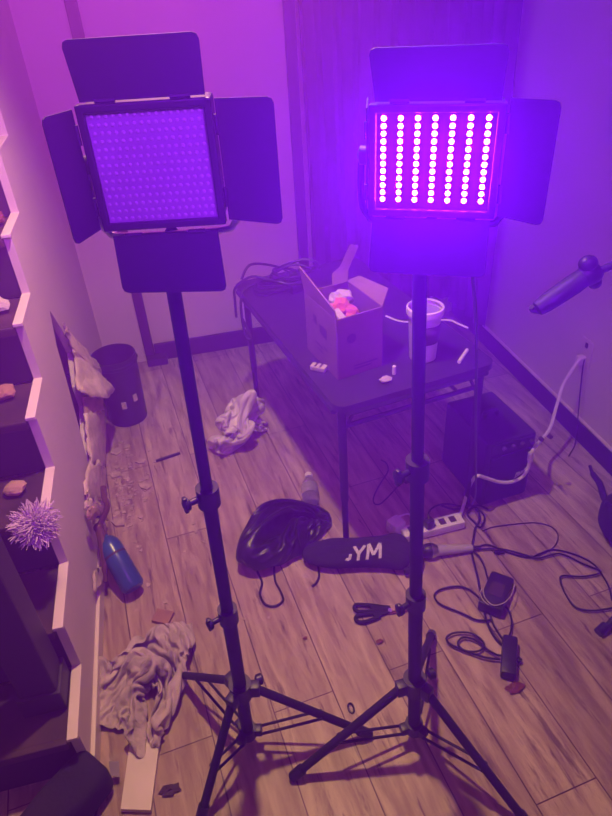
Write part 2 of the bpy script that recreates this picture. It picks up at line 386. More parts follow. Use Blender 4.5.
def panel_light(name, label, pl, pr, z0, z1, doors, lit, pole):
    """pl, pr: left and right end of the front face (x, y); z0..z1 its height"""
    pl, pr = Vector((pl[0], pl[1], 0)), Vector((pr[0], pr[1], 0)); u = (pr - pl); W = u.length; u.normalize()
    nrm = Vector((u.y, -u.x, 0))          # towards the camera
    cx = (pl + pr) / 2; zc = (z0 + z1) / 2; hh = z1 - z0
    t = thing(name, label, 'light', (cx.x - nrm.x * .03, cx.y - nrm.y * .03, z0), 'LED panel lights on stands')
    ang = math.atan2(u.y, u.x)
    def Q(a, z, d=0): return cx + u * a + Vector((0, 0, z)) + nrm * d      # a across, z up, d out of the face
    MB().box(Q(0, zc, -.026), (W - .004, .040, hh - .004), rot=ang, bevel=.004).build('housing', 'black', t)
    fr = MB(); e = .0085
    for zz in (z0 + e / 2, z1 - e / 2): fr.box(Q(0, zz, 0), (W, .014, e), rot=ang, bevel=.002)
    for a in (-W / 2 + e / 2, W / 2 - e / 2): fr.box(Q(a, zc, 0), (e, .014, hh), rot=ang, bevel=.002)
    fr.build('bezel', 'black', t)
    iw, ih = W - 2 * e, hh - 2 * e
    bo = MB().box(Q(0, zc, -.002), (iw, .006, ih), rot=ang).build('diode_board', 'board' if lit else 'offboard', t)
    if lit:
        first = None
        c0, c1, r0, r1 = -.0455 * W / .1365, .0465 * W / .1365, z1 - .0145, z0 + .0185
        c0, c1 = -iw / 2 + .0075, iw / 2 - .0085
        for i in range(7):
            for j in range(12):
                p = Q(c0 + (c1 - c0) * i / 6, r0 + (r1 - r0) * j / 11, .00105)
                if first is None:
                    first = MB().lathe([(.0028, 0), (.0027, .00012)], p, nrm, 10).build('diode', 'led', t, True); p_first = p
                else:
                    o = first.copy(); COL.objects.link(o); o.parent = t; o.location = p - p_first
    else:
        g = MB()
        for i in range(16):
            for j in range(14):
                g.lathe([(.0023, 0), (.0019, .0012), (.0006, .0016)], Q(-iw / 2 + iw * (i + .5 + .25 * (j % 2)) / 16.4, z0 + e + ih * (j + .5) / 14, .001), nrm, 6)
        d_ = g.build('diode_grid', 'diode', t, True); d_['kind'] = 'stuff'
    # yoke bracket under the body
    yk = [Q(-W / 2 - .014, zc, -.028), Q(-W / 2 - .014, z0 + .01, -.028), Q(-W / 2 - .006, z0 - .010, -.028), Q(-W / 2 + .014, z0 - .018, -.028), Q(W / 2 - .014, z0 - .018, -.028), Q(W / 2 + .006, z0 - .010, -.028), Q(W / 2 + .014, z0 + .01, -.028), Q(W / 2 + .014, zc, -.028)]
    MB().tube(yk, .0042, 8).build('yoke', 'steel' if not lit else 'blackmetal', t, True)
    for sg in (-1, 1):
        MB().lathe([(.004, 0), (.011, .003), (.011, .011), (.005, .014)], Q(sg * (W / 2 + .004), zc, -.028), u * sg, 12).build('tilt_knob', 'black', t, True)
    sp = Q(0, z0 - .018, -.028); pole = Vector(pole)
    MB().tube([sp, sp.lerp(pole, .5) + Vector((0, 0, -.005)), pole], .009, 10, smooth=False).build('spigot', 'blackmetal', t, True)
    for side_, spec in doors.items():
        # spec: (inner half offset list) hinge ends and outer ends as (a, z, d)
        h0, h1, o1, o0 = [Q(*s_) for s_ in spec]
        m = MB(); n_ = (h1 - h0).cross(o0 - h0).normalized() * .0012
        pts = []
        # rounded outer corners
        def rc(p, a_, b_, r=.007):
            return [p + (a_ - p).normalized() * r, p + ((a_ - p).normalized() + (b_ - p).normalized()) * r * .3, p + (b_ - p).normalized() * r]
        poly = [h0, h1] + rc(o1, h1, o0) + rc(o0, o1, h0)
        m.plate(poly, .0016)
        dd = m.build('barn_door', 'blackmetal', t)
        for f0 in (.12, .72): MB().cyl(h0.lerp(h1, f0), h0.lerp(h1, f0 + .16), .0028, seg=8).build('hinge', 'blackmetal', dd, True)
    return t

# left, unlit
W_, z0, z1 = .145, 1.352, 1.488
a = W_ / 2
panel_light('panel_light', 'unlit square LED panel light with four barn doors spread open, left stand', (-.072, .772), (.069, .742), z0, z1, {
    'top': [(-a + .006, z1 + .002, 0), (a - .006, z1 + .002, 0), (a - .004, z1 + .060, .004), (-a + .002, z1 + .060, .004)],
    'bottom': [(-a + .008, z0 - .008, 0), (a - .012, z0 - .008, 0), (a - .010, z0 - .084, .006), (-a + .006, z0 - .078, .006)],
    'left': [(-a - .004, z0 + .002, .002), (-a - .004, z1 - .004, .002), (-a - .020, z1 - .002, .052), (-a - .020, z0 + .002, .052)],
    'right': [(a + .003, z0 + .004, .0), (a + .003, z1 - .002, .0), (a + .066, z1 - .002, .012), (a + .066, z0 - .002, .012)],
}, False, (-.005, .850, 1.305))
# right, lit
z0, z1 = 1.350, 1.470
W_ = math.hypot(.357 - .231, .645 - .712); a = W_ / 2
panel_light('panel_light', 'lit panel light with rows of glowing violet diodes, right stand', (.235, .712), (.362, .645), z0, z1, {
    'top': [(-a + .006, z1 + .002, 0), (a - .006, z1 + .002, 0), (a - .004, z1 + .055, .022), (-a + .002, z1 + .055, .022)],
    'bottom': [(-a + .004, z0 - .003, 0), (a - .004, z0 - .003, 0), (a - .002, z0 - .066, .016), (-a + .002, z0 - .066, .016)],
    'left': [(-a - .003, z0 + .004, .002), (-a - .003, z1 - .004, .002), (-a - .012, z1 - .002, -.058), (-a - .012, z0 + .002, -.058)],
    'right': [(a + .003, z0 + .002, .0), (a + .003, z1 + .004, .0), (a + .052, z1 + .003, .012), (a + .052, z0 - .004, .012)],
}, True, (.327, .770, 1.305))

# ------------------------------------------------------------------ folding table
TZ = .59
tA, tB, tD = V(.362, 1.372, 0), V(.884, 1.456, 0), V(.193, 2.22, 0)
tu = (tB - tA).normalized(); tv = Vector((-tu.y, tu.x, 0)); TW, TL = (tB - tA).length, .95
tang = math.atan2(tu.y, tu.x)
def T(a, b, z=TZ): return tA + tu * a + tv * b + Vector((0, 0, z))
tb = thing('folding_table', 'low dark folding table with thin metal legs against the back wall', 'table', tuple(T(TW / 2, TL / 2, 0)))
m = MB(); b2 = bmesh.new(); bmesh.ops.create_cube(b2, size=1)
for v in b2.verts: v.co = Vector((v.co.x * TW, v.co.y * TL, v.co.z * .022))
bmesh.ops.bevel(b2, geom=[e for e in b2.edges if abs(e.verts[0].co.z - e.verts[1].co.z) > .01], offset=.035, segments=6, affect='EDGES', profile=.5)
for v in b2.verts: v.co = Matrix.Rotation(tang, 3, 'Z') @ v.co + T(TW / 2, TL / 2, TZ - .011)
m.merge(b2); tt = m.build('table_top', 'tabletop', tb)
m = MB()
ring = []
for (ax_, by_, s0, s1) in ((.03, .004, 0, 0),): pass
for p, q in (((.03, .006), (TW - .03, .006)), ((.03, TL - .006), (TW - .03, TL - .006)), ((.006, .03), (.006, TL - .03)), ((TW - .006, .03), (TW - .006, TL - .03))):
    m.tube([T(*p, TZ - .028), T(*q, TZ - .028)], .010, 8, smooth=False)
m.build('edge_rail', 'blackmetal', tb, True)
for b_ in (.035, TL - .05):
    for a_ in (.03, TW - .03):
        sg = -1 if b_ < .2 else 1
        p0 = T(a_, b_, TZ - .03); p1 = T(a_, b_ + sg * .012, 0.0)
        lg = MB().tube([p0, p0.lerp(p1, .62)], .0125, 12, smooth=False); lg.tube([p0.lerp(p1, .6), p1 + V(0, 0, .004)], .0098, 12, smooth=False)
        lo = lg.build('leg', 'blackmetal', tb, True)
        MB().cyl(p1 + V(0, 0, .022), p1, .0125, seg=12).build('foot_cap', 'black', lo, True)
        MB().tube([p0 + V(0, 0, -.10), T(a_ + (.05 if a_ < .2 else -.05), b_, TZ - .03)], .005, 8, smooth=False).build('corner_strut', 'blackmetal', lo, True)
    MB().tube([T(.03, b_, TZ - .095), T(TW - .03, b_, TZ - .095)], .0075, 10, smooth=False).build('cross_bar', 'blackmetal', tb, True)
MB().tube([T(.42, .04, TZ - .09), T(.36, .22, TZ - .03)], .005, 8, smooth=False).build('folding_brace', 'blackmetal', tb, True)
MB().tube([T(.012, .33, TZ - .03), T(.02, .30, TZ - .07), T(.03, .24, TZ - .075), T(.035, .20, TZ - .03)], .007, 8).build('carry_handle', 'black', tb, True)

# cardboard box on the table
bx = thing('cardboard_box', 'open cardboard box stuffed with papers standing on the folding table', 'box', (.46, 1.63, TZ))
bA, bB, bD = V(.407, 1.512, 0), V(.552, 1.548, 0), V(.366, 1.716, 0); bC = bB + bD - bA
hb = .195; zb = TZ + .002
def wallp(p, q, za, zq, name, mt='card'):
    return MB().plate([p + V(0, 0, zb), q + V(0, 0, zb), q + V(0, 0, zq), p + V(0, 0, za)], .005).build(name, mt, bx)
fp = wallp(bA, bB, zb + hb, zb + hb, 'front_panel'); lp = wallp(bA, bD, zb + hb, zb + hb, 'side_panel')
wallp(bB, bC, zb + hb, zb + hb, 'side_panel'); wallp(bD, bC, zb + hb, zb + hb, 'back_panel')
MB().plate([p + V(0, 0, zb + .002) for p in (bA, bB, bC, bD)], .004).build('bottom_panel', 'card', bx)
up = V(0, 0, 1)
zt = zb + hb
MB().plate([bA + V(0, 0, zt), bA + V(-.004, .004, zt + .028), bD + V(-.012, 0, zt + .085), bD + V(0, 0, zt)], .004).build('flap', 'cardin', bx)
MB().plate([bB + V(0, 0, zt), bC + V(0, 0, zt), bC + V(.035, -.01, zt + .014), bB + V(.035, .05, zt + .028)], .004).build('flap', 'cardin', bx)
MB().plate([bC + V(-.055, -.02, zt), bC + V(-.004, -.008, zt), bC + V(.004, .01, zt + .03), bC + V(.045, .03, zt + .095), bC + V(.016, .024, zt + .105), bC + V(-.022, .01, zt + .045), bC + V(-.050, 0, zt + .03)], .004).build('flap', 'card', bx)
# printed marks
fn = (bB - bA).normalized(); fo = Vector((fn.y, -fn.x, 0))
pc = bA.lerp(bB, .30) + V(0, 0, zb + .125) + fo * .0028
mk = MB(); mk.lathe([(.0155, 0), (.0155, .0006)], pc, fo, 20); mk.build('round_mark', 'ink', fp)
for s0, s1, zz in ((.35, .9, .028), (.35, .75, .018)):
    MB().plate([bA.lerp(bB, s0) + fo * .0028 + V(0, 0, zb + zz), bA.lerp(bB, s1) + fo * .0028 + V(0, 0, zb + zz), bA.lerp(bB, s1) + fo * .0028 + V(0, 0, zb + zz + .005), bA.lerp(bB, s0) + fo * .0028 + V(0, 0, zb + zz + .005)], .0006).build('print', 'ink', fp)
ln = (bD - bA).normalized(); lo_ = Vector((-ln.y, ln.x, 0))
if lo_.x > 0: lo_ = -lo_
for s0, s1, z0_, z1_ in ((.30, .52, .10, .135), (.62, .72, .12, .15), (.30, .40, .06, .07), (.45, .70, .055, .062), (.45, .66, .04, .047)):
    MB().plate([bA.lerp(bD, s0) + lo_ * .0028 + V(0, 0, zb + z0_), bA.lerp(bD, s1) + lo_ * .0028 + V(0, 0, zb + z0_ + .006), bA.lerp(bD, s1) + lo_ * .0028 + V(0, 0, zb + z1_), bA.lerp(bD, s0) + lo_ * .0028 + V(0, 0, zb + z1_)], .0006).build('print', 'ink', lp)

def crumple(c, r, seed, sc=(1, 1, 1), amp=.35, sub=3, fr=2.2):
    b2 = bmesh.new(); bmesh.ops.create_icosphere(b2, subdivisions=sub, radius=1)
    for v in b2.verts:
        n = noise.noise(v.co * fr + Vector((seed, seed * 2, 0))); n2 = abs(noise.noise(v.co * fr * 2.3 + Vector((seed, 0, 5))))
        k = 1 + amp * n - amp * .7 * n2
        v.co = Vector((v.co.x * sc[0] * k, v.co.y * sc[1] * k, v.co.z * sc[2] * k)) * r + Vector(c)
    m = MB(); m.bm.free(); m.bm = b2; return m
bcx = (bA + bC) / 2
tag(crumple(bcx + V(-.01, -.02, zb + .160), .05, 1.3, (1.05, 1.2, .75), .5).build('crumpled_paper', 'pink'), 'pink crumpled paper sticking out of the cardboard box', 'paper')
tag(crumple(bcx + V(.012, .055, zb + .165), .040, 4.3, (1, .9, .8), .5).build('crumpled_paper', 'paper'), 'white crumpled paper in the back of the cardboard box', 'paper')
b_ = MB().box(bcx + V(-.03, -.068, zb + .165), (.022, .05, .05), rot=Matrix.Rotation(.5, 3, 'X') @ Matrix.Rotation(.4, 3, 'Z'), bevel=.003)
tag(b_.build('small_carton', 'paper'), 'small pale carton at the front of the cardboard box', 'carton')

# plastic tub on the table
tc_ = V(.686, 1.555, TZ)
tub = thing('plastic_tub', 'tall white plastic tub with printed side standing on the table', 'tub', tuple(tc_))
MB().lathe([(.036, 0), (.040, .003), (.049, .155), (.0475, .155), (.038, .006), (.002, .005)], tc_ + V(0, 0, .001), (0, 0, 1), 32).build('body', 'clearish', tub, True)
MB().lathe([(.0485, .152), (.0545, .152), (.0555, .158), (.0545, .172), (.050, .174), (.0485, .168)], tc_, (0, 0, 1), 32, cap=False).build('rim', 'white', tub, True)
lb = MB(); rows = []
for z in (.065, .125):
    rows.append([lb.bm.verts.new(tc_ + V(math.cos(t_) * (.0404 + z * .0592), math.sin(t_) * (.0404 + z * .0592), z)) for t_ in [math.radians(-125 + 6 * i) for i in range(17)]])
for i in range(16): lb.bm.faces.new((rows[0][i], rows[0][i + 1], rows[1][i + 1], rows[1][i]))
lo2 = lb.build('printed_label', 'ink', tub, True); lo2.modifiers.new('s', 'SOLIDIFY').thickness = .0008

# small things on the table
def onT(px, py, z=0): return fl(px, py, TZ + z)
p = onT(319, 370); q = Matrix.Rotation(math.radians(-40), 3, 'Z')
lt = thing('lighter', 'small white striped packet lying at the table edge near the box', 'packet', tuple(p))
MB().box(p + V(0, 0, .009), (.05, .026, .016), rot=q, bevel=.004).build('body', 'paper', lt)
for k in (-.008, .008): MB().box(p + q @ V(k, 0, .0173), (.006, .020, .001), rot=q).build('stripe', 'ink', lt)
lt.name = 'small_packet'
tag(crumple(onT(386, 379, .011), .015, 2.2, (1.4, .8, .55), .35, 2).build('crumpled_tissue', 'paper'), 'crumpled white tissue on the table in front of the box', 'tissue')
p = onT(394, 374)
tag(MB().lathe([(.006, 0), (.006, .026), (.004, .028)], p + V(0, 0, .0005), (0, 0, 1), 12).build('small_vial', 'white', None, True), 'tiny white vial standing by the tissue on the table', 'vial')
a_, b_ = onT(459, 362, .006), onT(467, 350, .006)
tag(MB().tube([a_, b_], .006, 10, smooth=False).build('white_stick', 'white', None, True), 'short white stick lying on the right end of the table', 'stick')
tag(MB().tube([onT(386, 316, .005), onT(405, 322, .005), onT(446, 320, .005), onT(458, 324, .005), onT(468, 328, .005)], .0035, 8).build('tabletop_wire', 'white', None, True), 'thin white cord across the tabletop behind the tub', 'cord')
# heap of cables on the far left table corner
random.seed(5)
for i in range(6):
    cx_, cy_ = .30 + .02 * i, 2.06 + .02 * (i % 3); pts = []
    for k in range(11):
        t_ = k / 10 * math.pi * (1.6 + .3 * (i % 2)) + i * 1.1
        pts.append(T(.11 + .022 * i + (.07 + .012 * (i % 3)) * math.cos(t_), TL - .13 + (.055 + .01 * (i % 2)) * math.sin(t_), TZ + .007 + .011 * i + .006 * math.sin(3 * t_ + i)))
    if i == 1: pts += [T(.03, TL - .10, TZ + .02), T(-.012, TL - .12, TZ - .03), T(-.018, TL - .15, TZ - .15), T(.0, TL - .17, TZ - .16), T(-.012, TL - .11, TZ - .10)]
    if i == 4: pts = [T(.02, TL - .05, TZ + .03), T(.06, TL - .04, TZ + .075), T(.13, TL - .03, TZ + .06), T(.2, TL - .05, TZ + .03)] + pts
    if i == 3: pts = [T(-.014, TL - .03, TZ - .13), T(-.016, TL - .05, TZ - .05), T(-.012, TL - .07, TZ + .012), T(.05, TL - .09, TZ + .05)] + pts
    cols = ['lying flat at the bottom of', 'hanging over the corner below', 'coiled second from the bottom of', 'dangling straight down from', 'arching highest over', 'coiled on the inner side of']
    tag(MB().tube(pts, .005, 6).build('cable', 'black', None, True), 'black cable %s the cable heap, far left table corner' % cols[i], 'cable', 'cables heaped on the table')
p = T(.10, TL - .20, TZ)
cw = thing('adapter_box', 'black power brick with white marks at the table cable heap', 'adapter', tuple(p))
MB().box(p + V(.10, 0.03, .018), (.09, .05, .034), rot=.3, bevel=.006).build('body', 'black', cw)
for k in (0, 1): MB().box(p + V(.085 + .025 * k, .025 + .008 * k, .0355), (.016, .010, .001), rot=.3).build('mark', 'paper', cw)
hang = [V(.40, .76, 1.25), V(.47, .85, 1.07), V(.57, 1.0, .81), V(.68, 1.16, .51), V(.79, 1.32, .2), fl(472, 505, .01), fl(478, 512, .006)]
tag(MB().tube(hang, .0028, 6).build('thin_cable', 'black', None, True), 'thin black cable hanging from the lit panel light down to the floor', 'cable')

# ------------------------------------------------------------------ floor things
# bucket
bc = V(-.312, 2.40, 0)
bk = thing('bucket', 'dark blue plastic bucket behind the torn drywall in the far left corner', 'bucket', tuple(bc))
MB().lathe([(.075, .001), (.080, .004), (.090, .28), (.094, .284), (.094, .296), (.091, .297), (.091, .318), (.087, .318), (.076, .010), (.002, .009)], bc, (0, 0, 1), 40).build('body', 'bucket', bk, True)
for t_, z in ((-88, .115), (-52, .135)):
    t_ = math.radians(t_); rr = .080 + .010 * z / .28 + .001
    MB().box(bc + V(math.cos(t_) * rr, math.sin(t_) * rr, z), (.002, .020, .034), rot=t_, bevel=.0008).build('label_patch', 'rag', bk)
MB().tube([bc + V(.096 * math.cos(math.radians(a_)), .096 * math.sin(math.radians(a_)), .29 - .02 * math.sin(math.radians(a_))) for a_ in range(0, 181, 15)], .0025, 6).build('handle', 'blackmetal', bk, True)

# torn drywall along the hole
random.seed(11)
td = thing('torn_drywall', 'torn drywall scraps curling out of the broken hole in the wall', 'drywall', (XL, 1.95, 0))
def sheet(pts, name, mt, th=.007, seed=0, parts=6):
    P = [wx(a_, b_, XL + o_) for a_, b_, o_ in pts]; c_ = sum(P, Vector()) / len(P)
    b = bmesh.new(); vs = [b.verts.new(p) for p in P]; cc = b.verts.new(c_ + V(.006, 0, 0))
    for i in range(len(vs)): b.faces.new((vs[i], vs[(i + 1) % len(vs)], cc))
    bmesh.ops.subdivide_edges(b, edges=b.edges[:], cuts=4, use_grid_fill=True)
    for v in b.verts:
        e = 2.2 if v.is_boundary else 1
        v.co += V(abs(noise.noise(v.co * 38 + V(seed, 0, 0))) * .010, noise.noise(v.co * 70 + V(0, seed, 0)) * .008 * e, noise.noise(v.co * 70 + V(0, 0, seed)) * .010 * e)
        v.co.x = max(v.co.x, XL + .004)
    m = MB(); m.bm.free(); m.bm = b; o = m.build(name, mt, td, True)
    so = o.modifiers.new('thick', 'SOLIDIFY'); so.thickness = th; so.offset = 1
    return o
sheet([(62, 320, .004), (71, 335, .012), (82, 345, .02), (93, 359, .035), (103, 369, .05), (100, 378, .05), (108, 383, .07), (115, 389, .095), (107, 397, .085), (81, 394, .022), (77, 386, .012), (74, 355, .006), (69, 343, .005)], 'curled_scrap', 'drywall', seed=1)
sheet([(82, 396, .010), (104, 395, .06), (103, 408, .05), (98, 415, .035), (85, 416, .010)], 'paper_scrap', 'paperback', seed=2)
sheet([(85, 416, .012), (95, 410, .035), (104, 413, .035), (106, 440, .016), (105, 468, .012), (90, 466, .014), (88, 440, .012)], 'broken_edge', 'drywall', seed=3)
sheet([(88, 468, .014), (98, 462, .03), (106, 468, .022), (106, 500, .014), (88, 500, .010), (85, 488, .010)], 'broken_edge', 'drywall', seed=4)
sheet([(84, 503, .012), (93, 498, .03), (103, 503, .03), (105, 520, .016), (92, 515, .02), (85, 510, .012)], 'broken_edge', 'drywall', seed=5)
sheet([(88, 508, .03), (97, 506, .04), (101, 514, .035), (94, 520, .03), (88, 516, .03)], 'paper_scrap', 'paperback', seed=6)
sheet([(94, 572, .014), (100, 568, .022), (104, 574, .02), (104, 586, .012), (96, 592, .012)], 'broken_edge', 'drywall', seed=7)

# plaster rubble
random.seed(3)
rb = MB()
for i in range(170):
    if i < 125: c0 = V(-.37 + abs(random.gauss(0, .07)), random.gauss(1.88, .14), 0)
    else: c0 = V(random.uniform(-.38, .1), random.uniform(1.2, 2.5), 0)
    if c0.x < XL + .03: c0.x = XL + .03 + random.random() * .05
    s_ = random.uniform(.003, .010) * (2.6 if i % 13 == 0 and i < 125 else 1)
    R = Matrix.Rotation(random.random() * 6, 3, 'Z') @ Matrix.Rotation(random.uniform(-.2, .2), 3, 'X')
    k = 5; top = [rb.bm.verts.new(c0 + R @ V(math.cos(t_ * 6.283 / k) * s_ * random.uniform(.5, 1.4), math.sin(t_ * 6.283 / k) * s_ * random.uniform(.5, 1.2), 0) + V(0, 0, s_ * .35)) for t_ in range(k)]
    bot = [rb.bm.verts.new(V(v.co.x, v.co.y, .0005)) for v in top]
    rb.bm.faces.new(top); rb.bm.faces.new(bot[::-1])
    for j in range(k): rb.bm.faces.new((top[j], bot[j], bot[(j + 1) % k], top[(j + 1) % k]))
tag(rb.build('plaster_rubble', 'rubble'), 'crumbled plaster scattered on the floor below the broken wall', 'rubble', kind='stuff')

# dark stick
a_, b_ = fl(156, 461, .006), fl(180, 453, .006)
tag(MB().tube([a_, b_], .006, 8, smooth=False).build('dark_stick', 'black', None, True), 'short dark stick lying alone on the floor behind the left stand', 'stick')

# blue gas cylinder with torch head
g1, g0 = fl(134, 588, .040), V(-.372, 1.545, .135)
gb = thing('gas_torch', 'blue gas cylinder with brass torch head leaning on the left wall', 'torch', tuple(g1 - V(0, 0, .04)))
ax_ = (g0 - g1); L_ = ax_.length; ax_n = ax_.normalized()
MB().lathe([(.012, -.004), (.030, -.002), (.0365, .008), (.0365, L_ - .045), (.034, L_ - .028), (.024, L_ - .012), (.013, L_ - .004), (.013, L_ + .004)], g1, ax_n, 28).build('cylinder', 'blue', gb, True)
hd = MB(); hd.cyl(g0, g0 + ax_n * .03, .014, .012); hd.ball(g0 + ax_n * .035, .017, 2); hd.box(g0 + ax_n * .03 + V(.0, -.02, -.012), (.022, .06, .03), rot=.2, bevel=.006)
hd.build('valve', 'brass', gb, True)
MB().tube([g0 + ax_n * .035, V(XL + .062, g0.y + .06, .20), V(XL + .058, g0.y + .085, .222), V(XL + .055, g0.y + .13, .228)], .0095, 8).build('burner_tube', 'brass', gb, True)
MB().tube([g0 + ax_n * .03, V(XL + .034, g0.y - .03, .14), V(XL + .030, g0.y - .08, .095), V(XL + .028, g0.y - .12, .06)], [.012, .013, .012, .008], 8).build('trigger', 'brass', gb, True)
MB().lathe([(.010, 0), (.016, .004), (.016, .014), (.010, .018)], g0 + ax_n * .05 + V(.004, .01, .02), (0.1, .2, 1), 8).build('knob', 'black', gb, True)
MB().cyl(g1 + ax_n * (L_ * .60), g1 + ax_n * (L_ * .635), .0368, seg=28).build('label_band', 'ink', gb, True)

